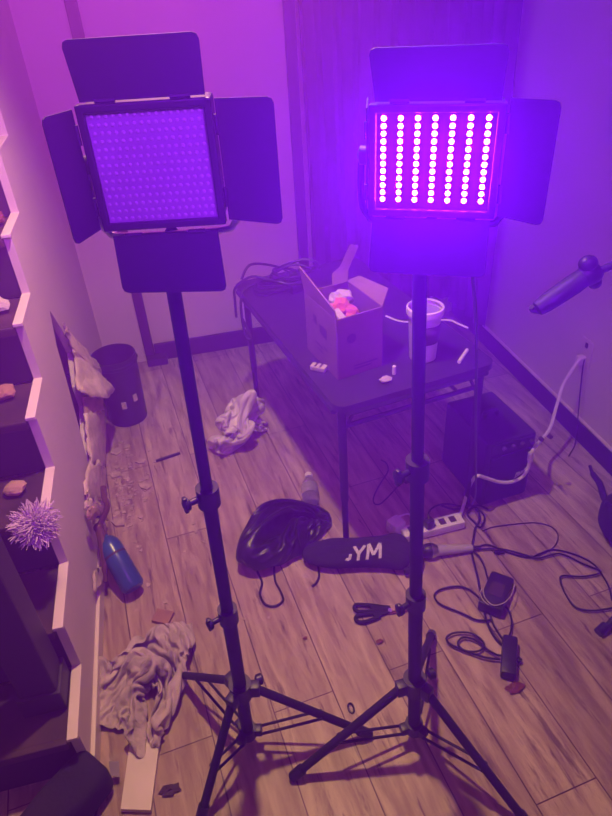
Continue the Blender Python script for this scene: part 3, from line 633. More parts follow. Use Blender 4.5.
# fold patterns of the soft things: stored point offsets, decoded to meshes
# (each row: x, y or z of the points in half millimetres, every number counted from the one before it)
RAG_POINTS = [
[-220,-9,-2,15,13,2,2,9,2,8,-2,0,20,12,9,-13,10,22,17,16,6,14,10,9,19,14,14,5,3,12,3,-6,0,6,7,8,4,7,7,10,13,13,13,17,18,23,24,-398,1,-10,9,11,2,-2,7,10,
7,13,-12,9,13,17,5,-2,15,20,19,16,11,10,-1,11,18,18,9,1,5,7,7,-7,6,9,5,7,10,18,15,11,9,12,11,10,19,25,-411,-2,1,13,11,9,2,-13,6,12,12,4,1,14,16,14,-2,10,
15,16,18,17,12,5,3,19,14,9,5,-2,6,4,5,4,9,4,11,15,25,21,3,8,6,13,8,17,16,-396,-6,-2,11,5,11,7,-13,-14,1,25,12,6,11,16,21,9,6,11,14,13,13,12,11,4,16,18,
5,11,1,-1,1,6,4,7,8,12,19,28,20,12,-7,11,12,12,11,10,-396,9,-10,5,8,7,10,-9,-14,-3,-2,22,17,19,15,15,19,10,8,11,11,11,10,11,9,4,12,8,10,5,3,-4,2,12,7,10,
18,11,20,21,16,12,12,-3,12,10,16,-389,-2,7,1,-2,5,13,-2,-7,-4,-5,12,21,18,19,7,6,19,13,12,11,8,8,10,5,10,2,3,5,7,10,4,1,10,11,10,17,11,11,18,22,18,11,12,
3,14,8,-366,-3,4,3,-7,-3,5,9,-1,-4,-10,13,8,21,13,13,11,11,18,13,9,12,5,3,9,9,5,5,6,0,6,12,7,2,10,11,18,16,11,13,19,22,8,13,12,8,6,-346,-2,4,0,-6,-8,-8,
3,0,3,7,5,0,14,11,9,15,9,21,2,14,11,11,0,-3,10,10,6,10,12,2,11,6,11,8,15,12,18,14,12,12,13,17,15,6,12,8,-327,-2,-2,3,-2,-10,-9,-6,-6,4,10,16,0,0,3,7,13,
11,18,5,3,11,10,11,-4,14,11,-7,2,23,14,10,8,12,14,13,18,7,18,15,11,11,13,11,13,6,-2,-298,-3,-4,3,5,-4,-8,-8,-13,7,10,13,-6,1,-2,3,6,4,12,14,-1,5,10,8,10,
15,13,8,-14,13,17,17,11,14,16,14,18,12,8,17,14,13,10,7,8,13,5,-288,-8,-3,1,7,-4,-8,-6,-10,-6,11,9,-1,0,5,1,0,6,0,5,13,-2,11,17,4,12,11,10,-1,5,16,12,14,
17,14,27,19,10,6,6,18,12,11,5,10,7,6,-275,-10,-4,6,8,2,-5,-9,-6,-5,6,3,-11,5,8,2,-2,5,0,-6,9,4,9,17,11,6,10,19,4,9,12,-1,4,23,24,21,22,10,1,12,5,9,13,13,
10,13,2,-292,7,5,7,9,7,-7,-9,-7,-5,-7,-1,1,5,7,5,-3,3,4,-5,2,6,10,12,8,9,15,22,-11,5,17,13,0,24,17,22,17,17,4,7,8,2,9,13,14,7,10,-283,-3,7,10,9,11,-3,-9,
-8,-6,-5,-4,-4,6,7,7,-1,0,1,6,4,-3,8,11,9,3,18,23,-5,-7,10,15,12,27,13,22,12,17,10,8,10,4,8,5,16,3,13,-279,1,0,12,8,7,10,-8,-6,-6,-5,-2,-2,-7,6,3,5,4,-3,
3,6,5,-2,8,11,10,14,20,0,-9,2,13,11,24,21,19,15,15,13,11,7,10,10,-1,6,15,10,-282,5,5,1,13,9,9,10,-8,-11,-4,2,-9,-11,1,5,4,7,1,0,0,7,7,5,9,13,8,12,7,2,2,
15,0,12,20,18,12,16,18,11,13,9,18,-10,0,13,13,-276,2,10,5,6,11,10,14,-4,-15,-8,8,-9,-14,2,5,5,2,5,-1,1,6,11,6,8,13,11,2,9,9,1,13,12,7,-2,15,14,19,12,15,
14,14,21,7,-18,1,10,-259,-5,13,9,8,7,11,10,-9,-21,-6,17,-9,-7,4,6,5,2,4,0,4,2,8,11,10,11,13,-3,9,11,9,0,9,13,6,0,14,10,15,11,12,18,14,23,1,-16,-3,-242,
-7,11,7,10,11,11,6,-11,-21,-12,16,10,-7,2,3,10,-1,-1,7,7,-1,8,6,13,-1,16,-2,10,6,11,7,4,11,15,3,8,17,13,3,3,15,13,16,10,-4,-15,-253,14,10,8,9,16,10,10,
-16,-17,-15,0,18,7,2,3,11,3,-18,6,10,6,8,-2,3,13,21,11,3,12,0,11,8,7,9,15,1,13,18,7,-14,1,15,12,-5,7,-10,-231,-10,13,19,11,16,12,6,-9,-15,-9,-14,8,19,8,
5,9,2,-23,6,7,8,10,13,-11,22,19,10,2,14,4,-5,11,14,7,9,8,8,19,15,-11,-15,4,3,-4,5,7,-211,-18,-1,19,24,11,11,4,-16,-12,1,-4,-4,17,16,3,14,1,-25,-19,1,15,
20,24,2,29,17,12,-1,10,2,0,-24,20,14,9,5,10,18,16,1,-11,-11,-9,-2,-6,6,-187,-9,-10,22,20,21,0,-6,-19,-13,5,5,9,11,15,7,6,1,-25,-10,1,9,22,6,26,16,16,8,
12,10,0,6,-28,9,11,18,14,16,1,8,17,0,-7,-14,-19,-14,-5,-162,-4,-9,23,14,15,-1,-20,-21,-10,3,13,14,15,15,12,-8,-10,-7,9,12,10,-2,24,5,17,5,3,16,17,-3,8,
-28,2,16,18,19,19,15,-5,-10,17,0,-7,-23,-9,-14,-184,14,3,14,12,14,-10,-22,-18,2,1,19,12,14,13,10,3,-20,-6,14,11,9,18,9,-1,19,19,4,5,15,-5,-5,-24,6,17,16,
21,17,17,-5,-17,-3,10,-1,-19,-13,3,-189,-1,13,18,9,1,-15,-18,-9,4,13,12,6,15,-2,15,11,-6,-14,11,10,7,12,14,17,16,2,9,0,16,-5,-8,-14,9,14,21,22,17,0,-9,
-17,-1,16,1,-12,-17,-4,-160,0,-2,7,11,-5,-12,-15,-3,13,13,-6,13,15,6,6,13,5,-11,5,14,1,-7,15,20,20,-11,3,20,2,5,-15,-3,16,15,15,11,14,0,-12,-6,-11,5,14,
2,-17,-6,-176,10,6,1,6,2,-7,0,-9,15,5,-7,5,15,1,8,1,12,-3,-4,5,7,9,15,17,12,-7,-1,22,-3,5,-4,10,10,17,18,-15,10,4,-11,-5,-5,12,8,11,-2,-10,-182,-5,7,10,
-6,0,9,7,-6,14,-7,3,13,14,-1,-14,-4,6,8,2,9,1,8,11,17,14,7,0,10,1,-11,5,5,18,15,10,-14,-4,15,0,-10,-10,6,11,7,10,-6,-169,-3,-7,-4,6,5,6,6,5,9,-3,11,5,13,
14,-2,-24,-3,9,1,9,1,1,13,14,17,-1,8,11,-1,-18,5,8,20,12,6,-15,-6,9,14,-8,-13,4,14,9,14,0,-180,5,-6,2,-8,1,5,12,10,5,-2,4,13,11,8,6,-8,-9,-6,7,12,7,2,8,
20,6,3,6,12,-14,-17,8,10,15,16,1,-9,-10,3,23,6,-15,-5,9,11,12,7,-192,-2,10,0,7,6,2,-9,7,9,-7,10,11,6,11,6,-3,-7,-5,2,11,16,12,8,0,6,7,6,12,-11,-17,4,11,
14,16,0,-7,-13,5,23,17,-14,0,6,2,0,9,-175,-12,-3,11,9,5,8,-2,-11,7,2,2,6,13,2,1,8,-3,4,3,28,6,16,7,-11,0,9,18,-14,-7,-11,12,9,13,17,-3,-7,-12,8,12,12,2,
8,11,5,-11,-6,-159,-4,-10,-1,1,8,3,4,-13,5,1,3,9,9,3,-1,5,5,7,10,17,8,25,15,-1,1,5,-12,-11,-10,8,5,11,10,16,4,-14,-8,6,14,10,-3,11,15,14,0,-10,-169,3,-1,
-8,-10,-3,2,2,-1,-9,8,-1,4,11,3,5,-4,9,11,13,25,0,17,17,4,1,-7,-10,-10,6,3,12,7,2,12,8,-8,-4,3,13,20,5,-4,14,7,14,2,-192,1,-6,-2,-9,-3,-2,-3,7,-6,0,0,0,
13,4,1,2,10,17,4,22,16,-3,14,6,-2,-3,-1,-3,10,1,10,-3,-1,13,9,6,-1,6,11,10,17,-6,15,11,11,-1,-214,-1,-6,-3,-1,0,0,-2,2,0,1,0,-5,16,9,-3,-3,11,23,10,5,19,
2,3,5,1,5,1,8,1,8,-3,14,6,-4,12,3,11,5,13,8,16,4,7,13,12,1,-257,2,-2,-4,10,4,-7,4,-1,6,4,1,-2,10,0,20,6,11,0,11,4,9,10,2,5,1,8,1,8,4,0,10,1,4,11,3,21,10,
7,8,12,7,15,12,2,14,8,-296,8,6,-6,2,15,0,5,-11,4,10,-5,7,9,7,13,12,6,4,-7,12,6,9,6,6,9,4,9,-1,1,6,6,10,-5,16,5,16,17,14,11,1,13,14,5,16,11,7,-317,2,2,9,
-2,12,-1,2,2,0,8,5,9,6,15,11,1,6,7,-5,0,12,12,5,11,4,3,5,-1,4,9,3,10,11,-3,17,13,15,15,14,12,11,11,6,7,13,12,-332,0,11,10,17,-17,-8,9,4,5,7,9,4,12,13,4,
13,-4,1,11,3,-2,12,8,10,1,8,1,7,0,8,1,9,15,12,8,15,11,11,13,14,16,14,17,0,5,17,-329,-13,7,16,1,-19,1,12,13,4,9,6,9,15,-4,16,2,8,-2,2,15,2,12,-5,12,1,4,
7,-1,9,0,13,10,16,13,15,10,11,9,10,11,15,17,10,18,-7,16,-333,-12,2,7,-11,-8,12,17,9,9,7,9,10,9,9,0,8,1,4,-3,14,2,11,11,-3,13,0,-2,10,-2,14,7,21,11,14,8,
17,13,14,11,11,2,12,14,10,12,-3,-341,-8,4,-7,-10,8,20,13,10,4,11,7,9,9,1,5,5,7,5,-4,12,6,9,5,6,5,10,-3,2,14,3,22,10,17,5,14,15,13,13,12,13,6,-7,19,1,15,
12,-355,-6,-2,-7,-5,18,19,8,8,8,11,13,-2,4,13,3,9,10,7,-7,2,11,7,4,2,7,7,10,4,4,14,12,20,21,11,4,11,16,14,11,3,12,1,0,21,-2,7,-331,-23,-9,-7,2,19,15,7,
8,13,13,12,3,1,10,7,11,6,7,6,-6,1,7,3,4,7,12,0,9,0,14,23,25,18,17,13,5,5,12,12,3,-2,15,9,18,-1,-2,-331,-17,-20,-10,6,18,13,8,12,16,13,12,13,-3,2,9,9,1,
2,2,2,2,9,1,7,9,10,7,-3,11,9,25,29,28,18,9,11,-4,9,13,11,-8,7,17,16,2,8],
[-14,3,-13,-6,-2,-11,-12,6,12,-1,-18,-22,3,2,-3,-16,-20,-7,-9,-12,-19,-14,-15,-12,-3,1,-3,-13,-1,3,-5,-7,-8,5,2,-9,-5,-4,-2,-6,-11,-12,-2,2,0,-4,-9,293,
-8,-8,-12,2,-9,-12,-9,0,12,-4,-24,-20,8,-1,-20,-20,-16,-6,-5,-8,-13,-13,-10,-14,10,1,-12,-11,2,0,-3,-6,-6,-1,2,-13,-9,0,8,-7,-13,-11,-1,9,-3,-6,296,-11,
-9,-11,-8,0,-12,-7,-8,0,10,-27,-25,-8,4,-14,-17,-20,-13,-9,-7,1,-6,-15,-7,-10,15,1,-8,-1,-6,-2,-4,-5,-5,0,-5,-21,-1,0,14,-7,-8,-10,2,1,-3,281,-1,-8,-12,
-5,-7,-10,-3,1,-10,-1,-25,-24,-15,-7,2,-20,-7,-15,-11,-10,-10,2,-6,-6,-15,0,13,1,-5,-5,-8,-1,6,-4,-12,-5,-10,-2,4,-2,0,-11,-2,-6,-5,10,263,-4,-9,-15,7,
2,-11,-10,13,-4,-22,-23,-23,-13,-3,-10,-1,-14,-11,-11,-11,-8,-8,-5,-10,-4,-10,10,2,1,-3,-11,-9,1,11,-1,-9,-13,-2,9,-1,-7,-9,-7,-5,6,-5,267,-13,-8,-9,-12,
0,7,3,2,-1,-19,-17,-23,-16,-4,-8,-8,-6,-12,-16,-11,-6,-6,-8,-7,-7,-1,2,1,-7,1,-10,-13,-4,-1,2,-1,6,-2,4,-10,-2,-5,-5,3,-8,4,241,-9,-11,4,-8,-13,1,11,4,
-6,-12,-11,-27,-19,7,-4,-7,-6,-13,-19,-12,-8,-9,-7,-6,-4,-7,-6,2,5,-1,-5,-12,-6,0,-6,-2,0,3,15,-7,-6,-8,0,-8,5,-5,215,-6,3,-1,-4,-12,-11,6,5,2,-7,-20,-10,
-21,-8,-7,2,5,-15,-19,-11,-7,-6,-12,-12,2,2,1,-4,-5,-2,-3,-9,-2,5,-3,-6,1,-7,0,16,-12,-12,-1,4,-6,2,186,0,1,4,-3,-10,-11,-4,-3,15,-1,-18,-17,-13,-16,-11,
5,2,-6,-15,-15,-7,-9,-5,-16,-8,4,14,11,-8,-6,-7,-9,-4,2,13,-1,-9,-2,-11,4,3,-7,1,-6,6,-6,161,0,0,10,8,-10,-11,-6,-10,4,7,-12,-24,-4,-14,-11,-3,1,-4,-9,
-8,-12,-13,-11,-3,0,0,1,22,-6,-10,-3,-2,-5,-2,19,3,-11,-10,-4,-8,2,2,-2,-1,-6,4,152,-8,-3,9,14,-3,-11,-11,-11,-13,2,7,-19,-11,0,-11,-9,7,-11,-13,-4,-10,
-5,-4,-2,0,-6,0,13,3,-10,-10,2,1,-4,0,11,3,-10,-8,-6,-1,1,3,-7,2,-6,139,-2,-9,5,14,7,-13,-10,-10,-7,-10,-5,-5,-8,3,-7,-10,4,-6,-7,-8,-11,-5,1,-9,3,-1,-7,
9,-2,3,-8,1,4,-2,-3,13,-7,-7,-4,-7,-2,1,4,-2,-4,-1,120,-6,-4,0,12,14,-15,-13,-9,0,4,-11,-9,-8,6,-3,-16,1,-1,-13,1,-9,-16,11,-3,-9,3,-3,10,-2,-5,-5,-6,9,
6,-1,14,-8,-18,4,-11,1,3,-6,-9,12,-2,104,-8,-8,1,7,16,-5,-12,-12,-2,-2,0,-5,-9,2,-2,-4,-11,-4,-6,-9,2,-3,-5,-3,5,-10,-7,21,1,-10,2,-7,3,0,0,10,-2,-15,5,
-14,-1,4,1,-13,13,5,87,3,-12,-7,0,9,9,-13,-10,0,-5,-7,4,-10,-3,-2,3,0,-9,-5,-12,3,7,-7,-8,-1,1,-6,-2,19,-1,-9,-9,12,1,-4,-4,-6,10,-9,1,-14,-1,5,0,0,4,96,
-10,-8,1,-7,0,3,-4,-9,-7,-12,-10,6,-3,-6,-1,8,8,1,-6,-11,-8,3,7,-12,-11,13,-1,1,0,9,-8,-2,-4,1,2,2,7,-2,0,-7,-7,-14,8,4,3,2,80,2,-11,-4,-1,-6,-4,2,-15,
-5,-9,-12,-7,6,-10,-2,7,4,13,-5,-10,-8,0,1,3,-9,-8,10,9,5,11,2,-13,-5,7,-6,10,0,1,3,-3,-10,-10,-7,9,7,7,55,9,-4,-10,-2,7,-12,-5,-11,6,-14,-3,-9,-8,-22,
2,-1,10,11,8,-2,-7,-2,-1,-1,-4,-4,5,3,2,5,14,5,-7,-5,-5,-9,14,8,4,-2,-6,-8,-3,5,6,10,32,2,2,1,-12,4,1,-15,-3,7,-14,-6,-12,-15,-16,6,-3,11,16,7,3,-7,-5,
2,-1,4,-1,6,-3,-4,-2,4,13,2,-4,-3,-3,-10,3,7,11,-2,-6,0,11,12,3,13,3,2,-4,-2,-4,-8,0,-1,-3,-9,-14,-4,-12,-19,5,-3,6,2,13,1,-9,8,18,6,5,-2,-5,-1,-1,0,-8,
2,12,6,-10,3,-5,-10,4,8,11,-8,6,-1,15,9,6,5,-3,1,-7,-1,-8,1,-2,-10,-12,-1,-15,-7,-12,4,-4,0,0,10,8,-9,6,7,24,14,1,-1,-8,0,-1,2,-4,-1,10,1,-4,-1,-6,-1,-1,
8,4,-3,-4,-3,13,20,3,-6,-4,0,0,-7,4,-6,-6,-14,-9,-10,-7,-8,7,-10,6,-2,1,8,6,5,2,17,13,22,-2,-11,-8,7,-3,5,-1,1,2,-4,2,2,2,-8,7,9,-2,-9,-15,0,11,14,2,-5,
-16,-2,13,3,-17,-9,3,-11,-7,-5,-4,-1,-3,3,-16,10,7,12,5,18,17,-7,5,14,-3,-10,11,1,5,2,-1,3,-5,-4,9,-3,0,-6,0,8,-3,-13,-10,8,-1,0,1,-2,-2,10,-9,-11,-10,
0,-3,0,-1,-5,-5,4,-10,2,-13,2,13,14,9,33,-4,10,8,-5,-6,10,5,-1,0,3,1,0,-2,-2,-1,-6,7,8,-1,-6,-16,-3,-2,-1,-2,-1,-3,6,2,-8,-9,-4,-5,1,-13,2,10,-4,-7,5,-7,
-9,-2,13,10,16,32,-7,2,8,9,-6,7,6,1,0,0,7,-3,-1,0,-6,-15,5,11,5,-11,-11,4,-31,8,1,2,0,2,-3,-6,-1,-4,-5,-10,-16,1,12,7,-3,-3,1,-6,0,6,16,8,25,2,3,9,7,4,
6,6,-3,5,0,2,-1,4,-5,-11,-14,6,9,8,-15,-6,0,-44,-1,13,8,4,2,-11,-3,2,-6,-9,-14,-6,1,8,9,7,-5,-5,-1,2,10,11,8,18,10,-8,3,11,8,14,-6,11,6,1,1,-13,13,-6,-11,
-11,-14,11,8,6,-10,-3,-54,1,13,8,5,-1,-9,-6,10,-9,-10,-11,-10,-6,14,9,8,3,-6,-2,2,9,7,9,22,10,-5,-7,4,17,16,-1,6,6,12,-2,-17,9,-3,-11,-10,-11,3,7,9,-7,
-10,-46,-13,1,2,11,9,-1,1,9,-9,-11,-10,-4,-7,6,10,7,6,1,-9,-1,7,6,7,14,24,-2,-8,-5,21,17,5,-1,11,13,-1,-15,-9,11,-12,-8,-9,-11,4,12,3,-15,-55,4,-9,-8,2,
6,17,12,5,-7,-11,-7,-9,-6,4,5,5,16,4,-7,-5,9,8,9,0,10,10,0,-8,20,15,13,1,12,12,-1,-13,-15,-7,6,-14,-1,-6,-6,11,2,-1,-54,-8,-10,-6,1,8,15,11,12,-10,-11,
-10,-8,-12,13,10,-5,11,16,-5,-8,9,7,-15,-2,13,8,8,13,3,23,13,6,8,13,0,-15,-12,-13,6,-4,-4,-1,-7,-2,6,9,-95,13,-2,-2,4,3,12,9,13,-5,-16,-6,-21,2,13,12,9,
-17,1,22,1,-6,10,-9,-4,4,10,14,15,5,16,14,9,8,11,0,-11,-12,-14,8,0,-8,-4,-4,-5,-7,12,-108,2,12,6,10,10,-2,11,11,-1,-8,-19,-20,10,9,13,13,1,-3,5,9,1,1,-7,
-7,4,10,7,19,13,18,11,8,6,15,-3,-11,-12,-8,-7,5,-7,2,-8,-9,1,2,-95,-9,3,11,10,9,-1,0,13,0,-11,-18,-17,14,18,8,13,13,2,3,-1,-7,0,0,-11,4,15,18,15,13,8,13,
11,5,15,0,-14,-11,-9,5,-8,-13,-8,0,3,-6,1,-78,-5,-5,-1,3,12,2,-11,1,11,-17,-17,-7,13,24,18,7,11,8,11,1,-12,-11,6,1,8,1,17,21,1,5,7,16,15,1,2,-2,-11,-11,
4,2,-21,-7,-8,9,-4,-1,-59,-7,-8,3,-8,-10,6,1,-15,0,-5,-22,0,26,20,15,13,9,4,19,6,-9,-16,2,6,7,7,17,6,8,2,11,7,14,8,-2,1,-9,-12,-4,5,-14,-6,-14,9,3,-10,
-53,0,-12,-7,-3,-17,-8,-1,-1,-14,4,-2,-4,19,21,14,14,15,-1,14,12,1,-9,-1,5,6,9,0,8,7,6,7,4,9,13,8,1,-6,-14,-10,-8,1,-13,2,-12,-2,8,-72,9,4,-14,-16,0,-19,
-14,4,-16,-6,21,9,13,14,9,11,12,11,12,7,14,-4,-2,7,8,2,-4,6,11,1,12,5,3,11,16,-1,-13,-3,-13,-4,-8,-6,-6,2,-9,-5,-67,4,10,-1,-23,-3,-19,-11,-20,-3,3,16,
15,15,12,7,5,13,11,7,11,11,9,-7,1,9,8,3,5,2,8,7,7,5,6,9,4,-3,-6,-8,-9,-8,-5,-1,-1,-5,-6,-90,3,13,13,-20,-11,-37,-3,-3,-11,15,17,10,16,10,4,7,2,13,3,14,
10,9,7,1,-3,9,11,1,6,7,-2,13,7,8,4,-3,-2,2,-3,-7,-7,-13,6,-2,1,-6,-90,-7,15,14,-15,-38,-36,-6,11,8,5,13,13,9,7,14,8,-1,-1,16,6,15,14,2,9,-7,8,7,8,3,9,-1,
12,7,10,5,0,-7,-6,-5,-3,-4,-6,-13,12,8,-3,-97,-3,1,4,-26,-36,-23,10,11,8,12,9,12,4,2,10,10,10,-2,2,13,10,11,14,3,2,2,6,7,8,4,12,9,6,8,-3,-3,0,2,-4,-3,-3,
-3,-10,-2,10,7,-97,-3,-19,-13,-23,-35,-5,12,7,13,13,6,8,10,3,-1,11,11,5,-1,12,4,18,18,2,4,4,1,8,6,9,12,10,5,6,4,-1,-11,-5,1,4,5,3,-5,-10,3,9,-126,-5,-7,
-22,-31,-15,12,3,10,11,7,10,5,2,8,4,1,7,10,10,4,-6,21,16,15,3,7,2,5,8,13,11,18,-1,2,6,-10,5,-4,2,4,2,8,3,-17,-2,2,-143,-2,-8,-26,-27,4,9,5,10,8,11,6,1,
7,4,2,1,3,3,6,11,2,8,17,12,11,11,9,4,5,11,19,16,4,-3,9,-7,-3,-1,4,4,5,11,1,-8,-13,-8,-165,5,3,-27,-23,6,11,11,9,11,12,-13,12,8,5,-3,7,4,8,1,4,8,0,13,11,
15,14,11,10,0,8,15,16,15,1,-7,2,9,-1,3,-6,2,8,10,-4,-14,-11,-193,2,15,-18,-27,17,12,11,10,8,7,-5,3,9,5,-2,1,0,10,6,8,3,6,6,14,15,13,14,13,9,-6,19,17,10,
7,3,-8,10,4,3,-1,-4,9,2,1,-13,-9],
[17,9,6,-1,-4,7,2,-1,-1,-10,0,0,1,13,-12,0,2,4,2,-4,1,-1,3,9,6,12,9,8,16,0,-2,-6,-4,6,11,-2,-13,-13,-13,-14,-2,-1,-14,-7,-9,15,6,-23,11,17,13,-11,5,2,5,
-3,-3,-13,9,-7,6,-2,-4,16,-5,5,4,-2,-4,1,15,9,-9,5,0,-2,11,4,-3,-8,1,8,13,8,-16,-16,-13,-14,9,-5,-10,-13,-13,12,-7,11,19,16,-3,-10,1,10,8,1,-16,-3,1,-6,
7,-6,17,6,1,1,0,0,-7,0,21,-3,1,-14,1,11,-2,-10,-5,1,3,15,15,2,-17,-17,-17,-12,15,-5,-14,-12,-9,7,5,15,9,12,1,-8,11,4,7,-2,-9,-1,-3,2,-4,-1,18,9,3,0,-1,
-10,-8,21,2,0,-6,-12,-1,13,-1,-7,-8,-3,6,18,13,-17,-15,-13,-16,-7,15,-5,-8,-17,20,-14,-1,8,10,10,8,13,3,10,3,-7,-4,-4,-2,-1,-12,9,12,5,0,-1,4,-11,0,20,
-1,0,-2,-10,10,1,-5,-4,-8,-2,1,6,-13,-11,0,-9,-7,-16,-4,14,-2,14,0,-17,-12,7,13,11,19,12,13,5,-14,-12,6,-3,-12,15,3,5,-4,-2,-4,8,1,1,-9,11,9,7,2,1,-1,-5,
-7,-4,-2,4,-9,-18,-19,-6,-8,12,-7,-15,-2,16,18,-4,-12,-15,-9,7,19,20,22,15,3,-26,-16,1,0,-2,6,13,9,-4,-5,-4,0,5,4,-4,-8,-5,7,13,9,7,1,1,-2,3,3,-9,-23,-21,
-18,3,-4,5,-2,-15,0,37,-11,-13,-14,-13,2,11,22,23,16,11,-8,-32,-13,0,2,0,15,11,3,-6,-2,-3,0,3,-2,-2,-10,4,11,11,13,-1,6,10,2,-14,1,-11,-22,-19,-15,-3,0,
15,2,-13,31,-11,-13,-12,-12,-2,2,18,20,10,9,-1,-26,-21,3,5,8,16,7,2,9,-4,-7,-11,-5,-2,2,-4,15,11,13,0,1,4,3,4,-3,-11,2,-10,-22,-15,-11,4,1,14,2,14,-11,
-12,-5,-13,-9,2,13,4,13,2,5,-5,-23,-9,5,14,16,14,-7,9,2,-6,-12,-16,-8,5,12,10,31,15,-2,-9,-4,-8,4,1,-2,-8,4,-11,-17,-19,17,-15,1,13,11,-6,-12,-9,7,-16,
-2,2,-1,-1,8,11,2,-12,-13,2,12,15,8,-3,6,0,-3,-5,-19,-8,2,16,17,35,18,2,-13,-12,-17,-5,-3,9,5,-12,4,-14,-16,12,-2,-15,-2,21,-7,-7,-10,11,-18,-7,2,1,5,1,
12,9,-8,-10,-5,11,16,8,-16,1,-5,9,4,-5,-11,-11,14,30,23,21,11,-21,-18,-18,-17,-5,4,16,11,-17,-13,-11,11,4,-2,-16,35,-8,-12,-10,-2,-8,-6,0,7,12,11,2,9,-8,
-11,-12,-4,17,19,-6,-12,-11,-3,6,9,2,-15,13,33,29,13,8,-16,-22,-29,-4,-8,-2,7,19,-7,-17,-17,-1,2,12,-2,25,0,-9,-11,-11,-4,-14,2,1,13,14,13,9,-5,-12,-11,
-11,-2,14,12,-4,-14,-14,-1,9,16,2,12,27,30,7,4,-14,-19,-21,-6,-8,-3,-8,17,2,-13,-16,-18,-1,13,10,8,10,6,-5,-14,-14,-11,-4,5,14,15,13,14,-1,-12,-13,-11,
-12,-5,11,3,-11,-11,-2,6,17,16,15,20,16,14,-5,-21,-11,-11,7,-3,-4,-11,-12,17,0,-18,-14,-16,1,9,13,5,11,14,-6,-15,-13,-10,7,12,13,13,11,11,-14,-17,-8,-9,
-12,-7,6,3,-9,-7,-1,11,11,22,18,13,9,0,-24,-16,-8,4,13,-2,-6,-18,7,17,-9,-20,-18,-2,1,30,-4,-1,14,10,-2,-12,-10,3,13,15,10,11,4,-12,-19,-10,-9,-4,-12,-2,
5,-1,-9,-13,9,14,15,10,10,4,5,-2,-17,-15,1,2,2,7,8,-10,10,-2,-22,-3,-13,-9,40,0,-8,-5,11,13,0,-14,10,5,13,6,13,12,-13,-25,-20,-9,-7,-10,-5,6,8,-1,-10,-10,
7,15,7,2,6,4,10,1,-13,-18,-9,9,12,15,9,0,-14,-4,-16,-3,-12,46,-3,-6,-14,-4,14,13,-4,10,3,13,8,3,11,-8,-24,-22,-11,0,-6,-11,-6,-4,8,3,-19,4,16,1,-10,1,13,
9,9,3,-19,-17,-5,17,12,12,1,-17,8,2,-12,-6,39,4,-9,-13,-17,6,11,12,11,8,15,10,3,-2,-1,-22,-21,-17,4,-3,-4,-4,-2,0,-13,-14,-1,7,12,0,-14,-6,17,9,12,1,-20,
-14,-2,17,1,8,0,2,13,4,-7,27,-9,-11,-7,-1,7,-15,17,22,11,9,16,7,0,-6,-21,-18,-11,5,-11,-4,4,1,-15,-11,-13,-2,12,11,1,-11,-20,-4,3,12,15,-10,-19,-4,7,7,
-1,14,12,10,14,5,1,-4,-23,-12,1,7,9,10,15,19,10,11,16,1,-8,-20,-14,-15,-5,-5,-8,-2,4,-6,-9,-4,-9,11,7,0,-15,-14,-7,-10,6,18,-22,10,-3,1,13,3,7,7,14,8,13,
-13,-5,-18,-14,-7,9,16,13,10,19,20,17,9,5,-6,-13,-15,-15,-1,-6,-6,-1,-13,-11,-14,10,20,10,-1,-6,-16,-25,-6,-21,13,3,-15,0,15,13,5,16,9,0,3,-6,6,0,-11,-5,
-14,-11,3,18,12,16,24,20,16,7,4,-4,-14,-14,-6,-15,-13,-5,0,1,-17,-8,4,20,10,-1,-5,-19,-24,-4,-21,4,-4,-1,-4,10,14,13,3,12,11,1,9,-1,-24,5,-16,-4,4,-5,16,
13,19,22,19,6,-9,7,5,-6,-18,-10,-11,7,4,0,-15,-12,-5,-9,2,8,13,-1,-23,-25,-8,-19,-3,11,-11,9,4,15,-3,16,4,12,3,-2,13,-38,1,8,-6,-9,15,7,16,24,21,9,-8,-5,
4,9,-1,-12,-17,-16,-6,5,13,7,-1,-5,-19,-20,2,21,8,-24,-25,-18,-10,3,-3,-3,9,12,5,-7,18,0,9,5,-3,10,-39,8,5,0,-2,17,14,15,22,11,0,-7,-8,-3,8,11,0,-9,-15,
-12,-1,10,11,0,-11,-14,-10,-11,1,30,-19,-24,-21,-10,-5,-2,13,4,16,-6,-7,9,11,0,12,3,-6,-29,-4,5,13,8,11,16,17,14,4,-8,-10,-11,1,4,6,13,-3,-11,-13,-5,0,
5,9,4,-17,-14,-12,1,28,-5,-31,-18,-16,0,13,0,8,7,-2,-10,5,11,8,2,15,5,-39,5,8,12,3,13,2,16,14,-4,-13,-14,-8,-5,3,6,18,14,1,-12,0,11,1,-14,-14,-7,-17,-11,
-5,26,14,-28,-28,-8,-1,19,-10,7,8,4,-5,3,7,10,3,13,-6,-18,-2,9,11,17,14,2,-12,7,-5,-16,-14,-17,-7,6,19,6,17,8,-13,-1,7,10,1,-25,-18,-13,-9,-9,26,21,-19,
-29,-10,9,13,-8,1,12,4,3,1,13,0,-6,0,18,-17,1,2,12,15,16,6,-2,-11,-16,-15,-14,-16,-9,3,15,7,20,13,-13,-6,4,14,-9,-18,-22,-11,-4,2,32,14,-24,-22,-1,-1,20,
-11,7,10,-8,14,0,11,2,3,4,9,-29,1,9,10,14,7,2,0,-7,-17,-8,-20,-5,-14,-3,6,15,4,18,8,-3,-8,11,-10,-25,-19,4,-4,8,16,11,-19,-8,-7,1,13,2,2,16,-12,7,-3,9,
8,10,8,12,-27,-3,5,1,7,3,-3,0,3,-16,-15,-5,-10,-13,11,-5,-4,16,13,12,6,-14,-1,-4,-17,-9,-2,11,-6,3,15,4,-19,-10,1,13,0,4,16,-5,-1,10,1,-2,9,12,14,-12,6,
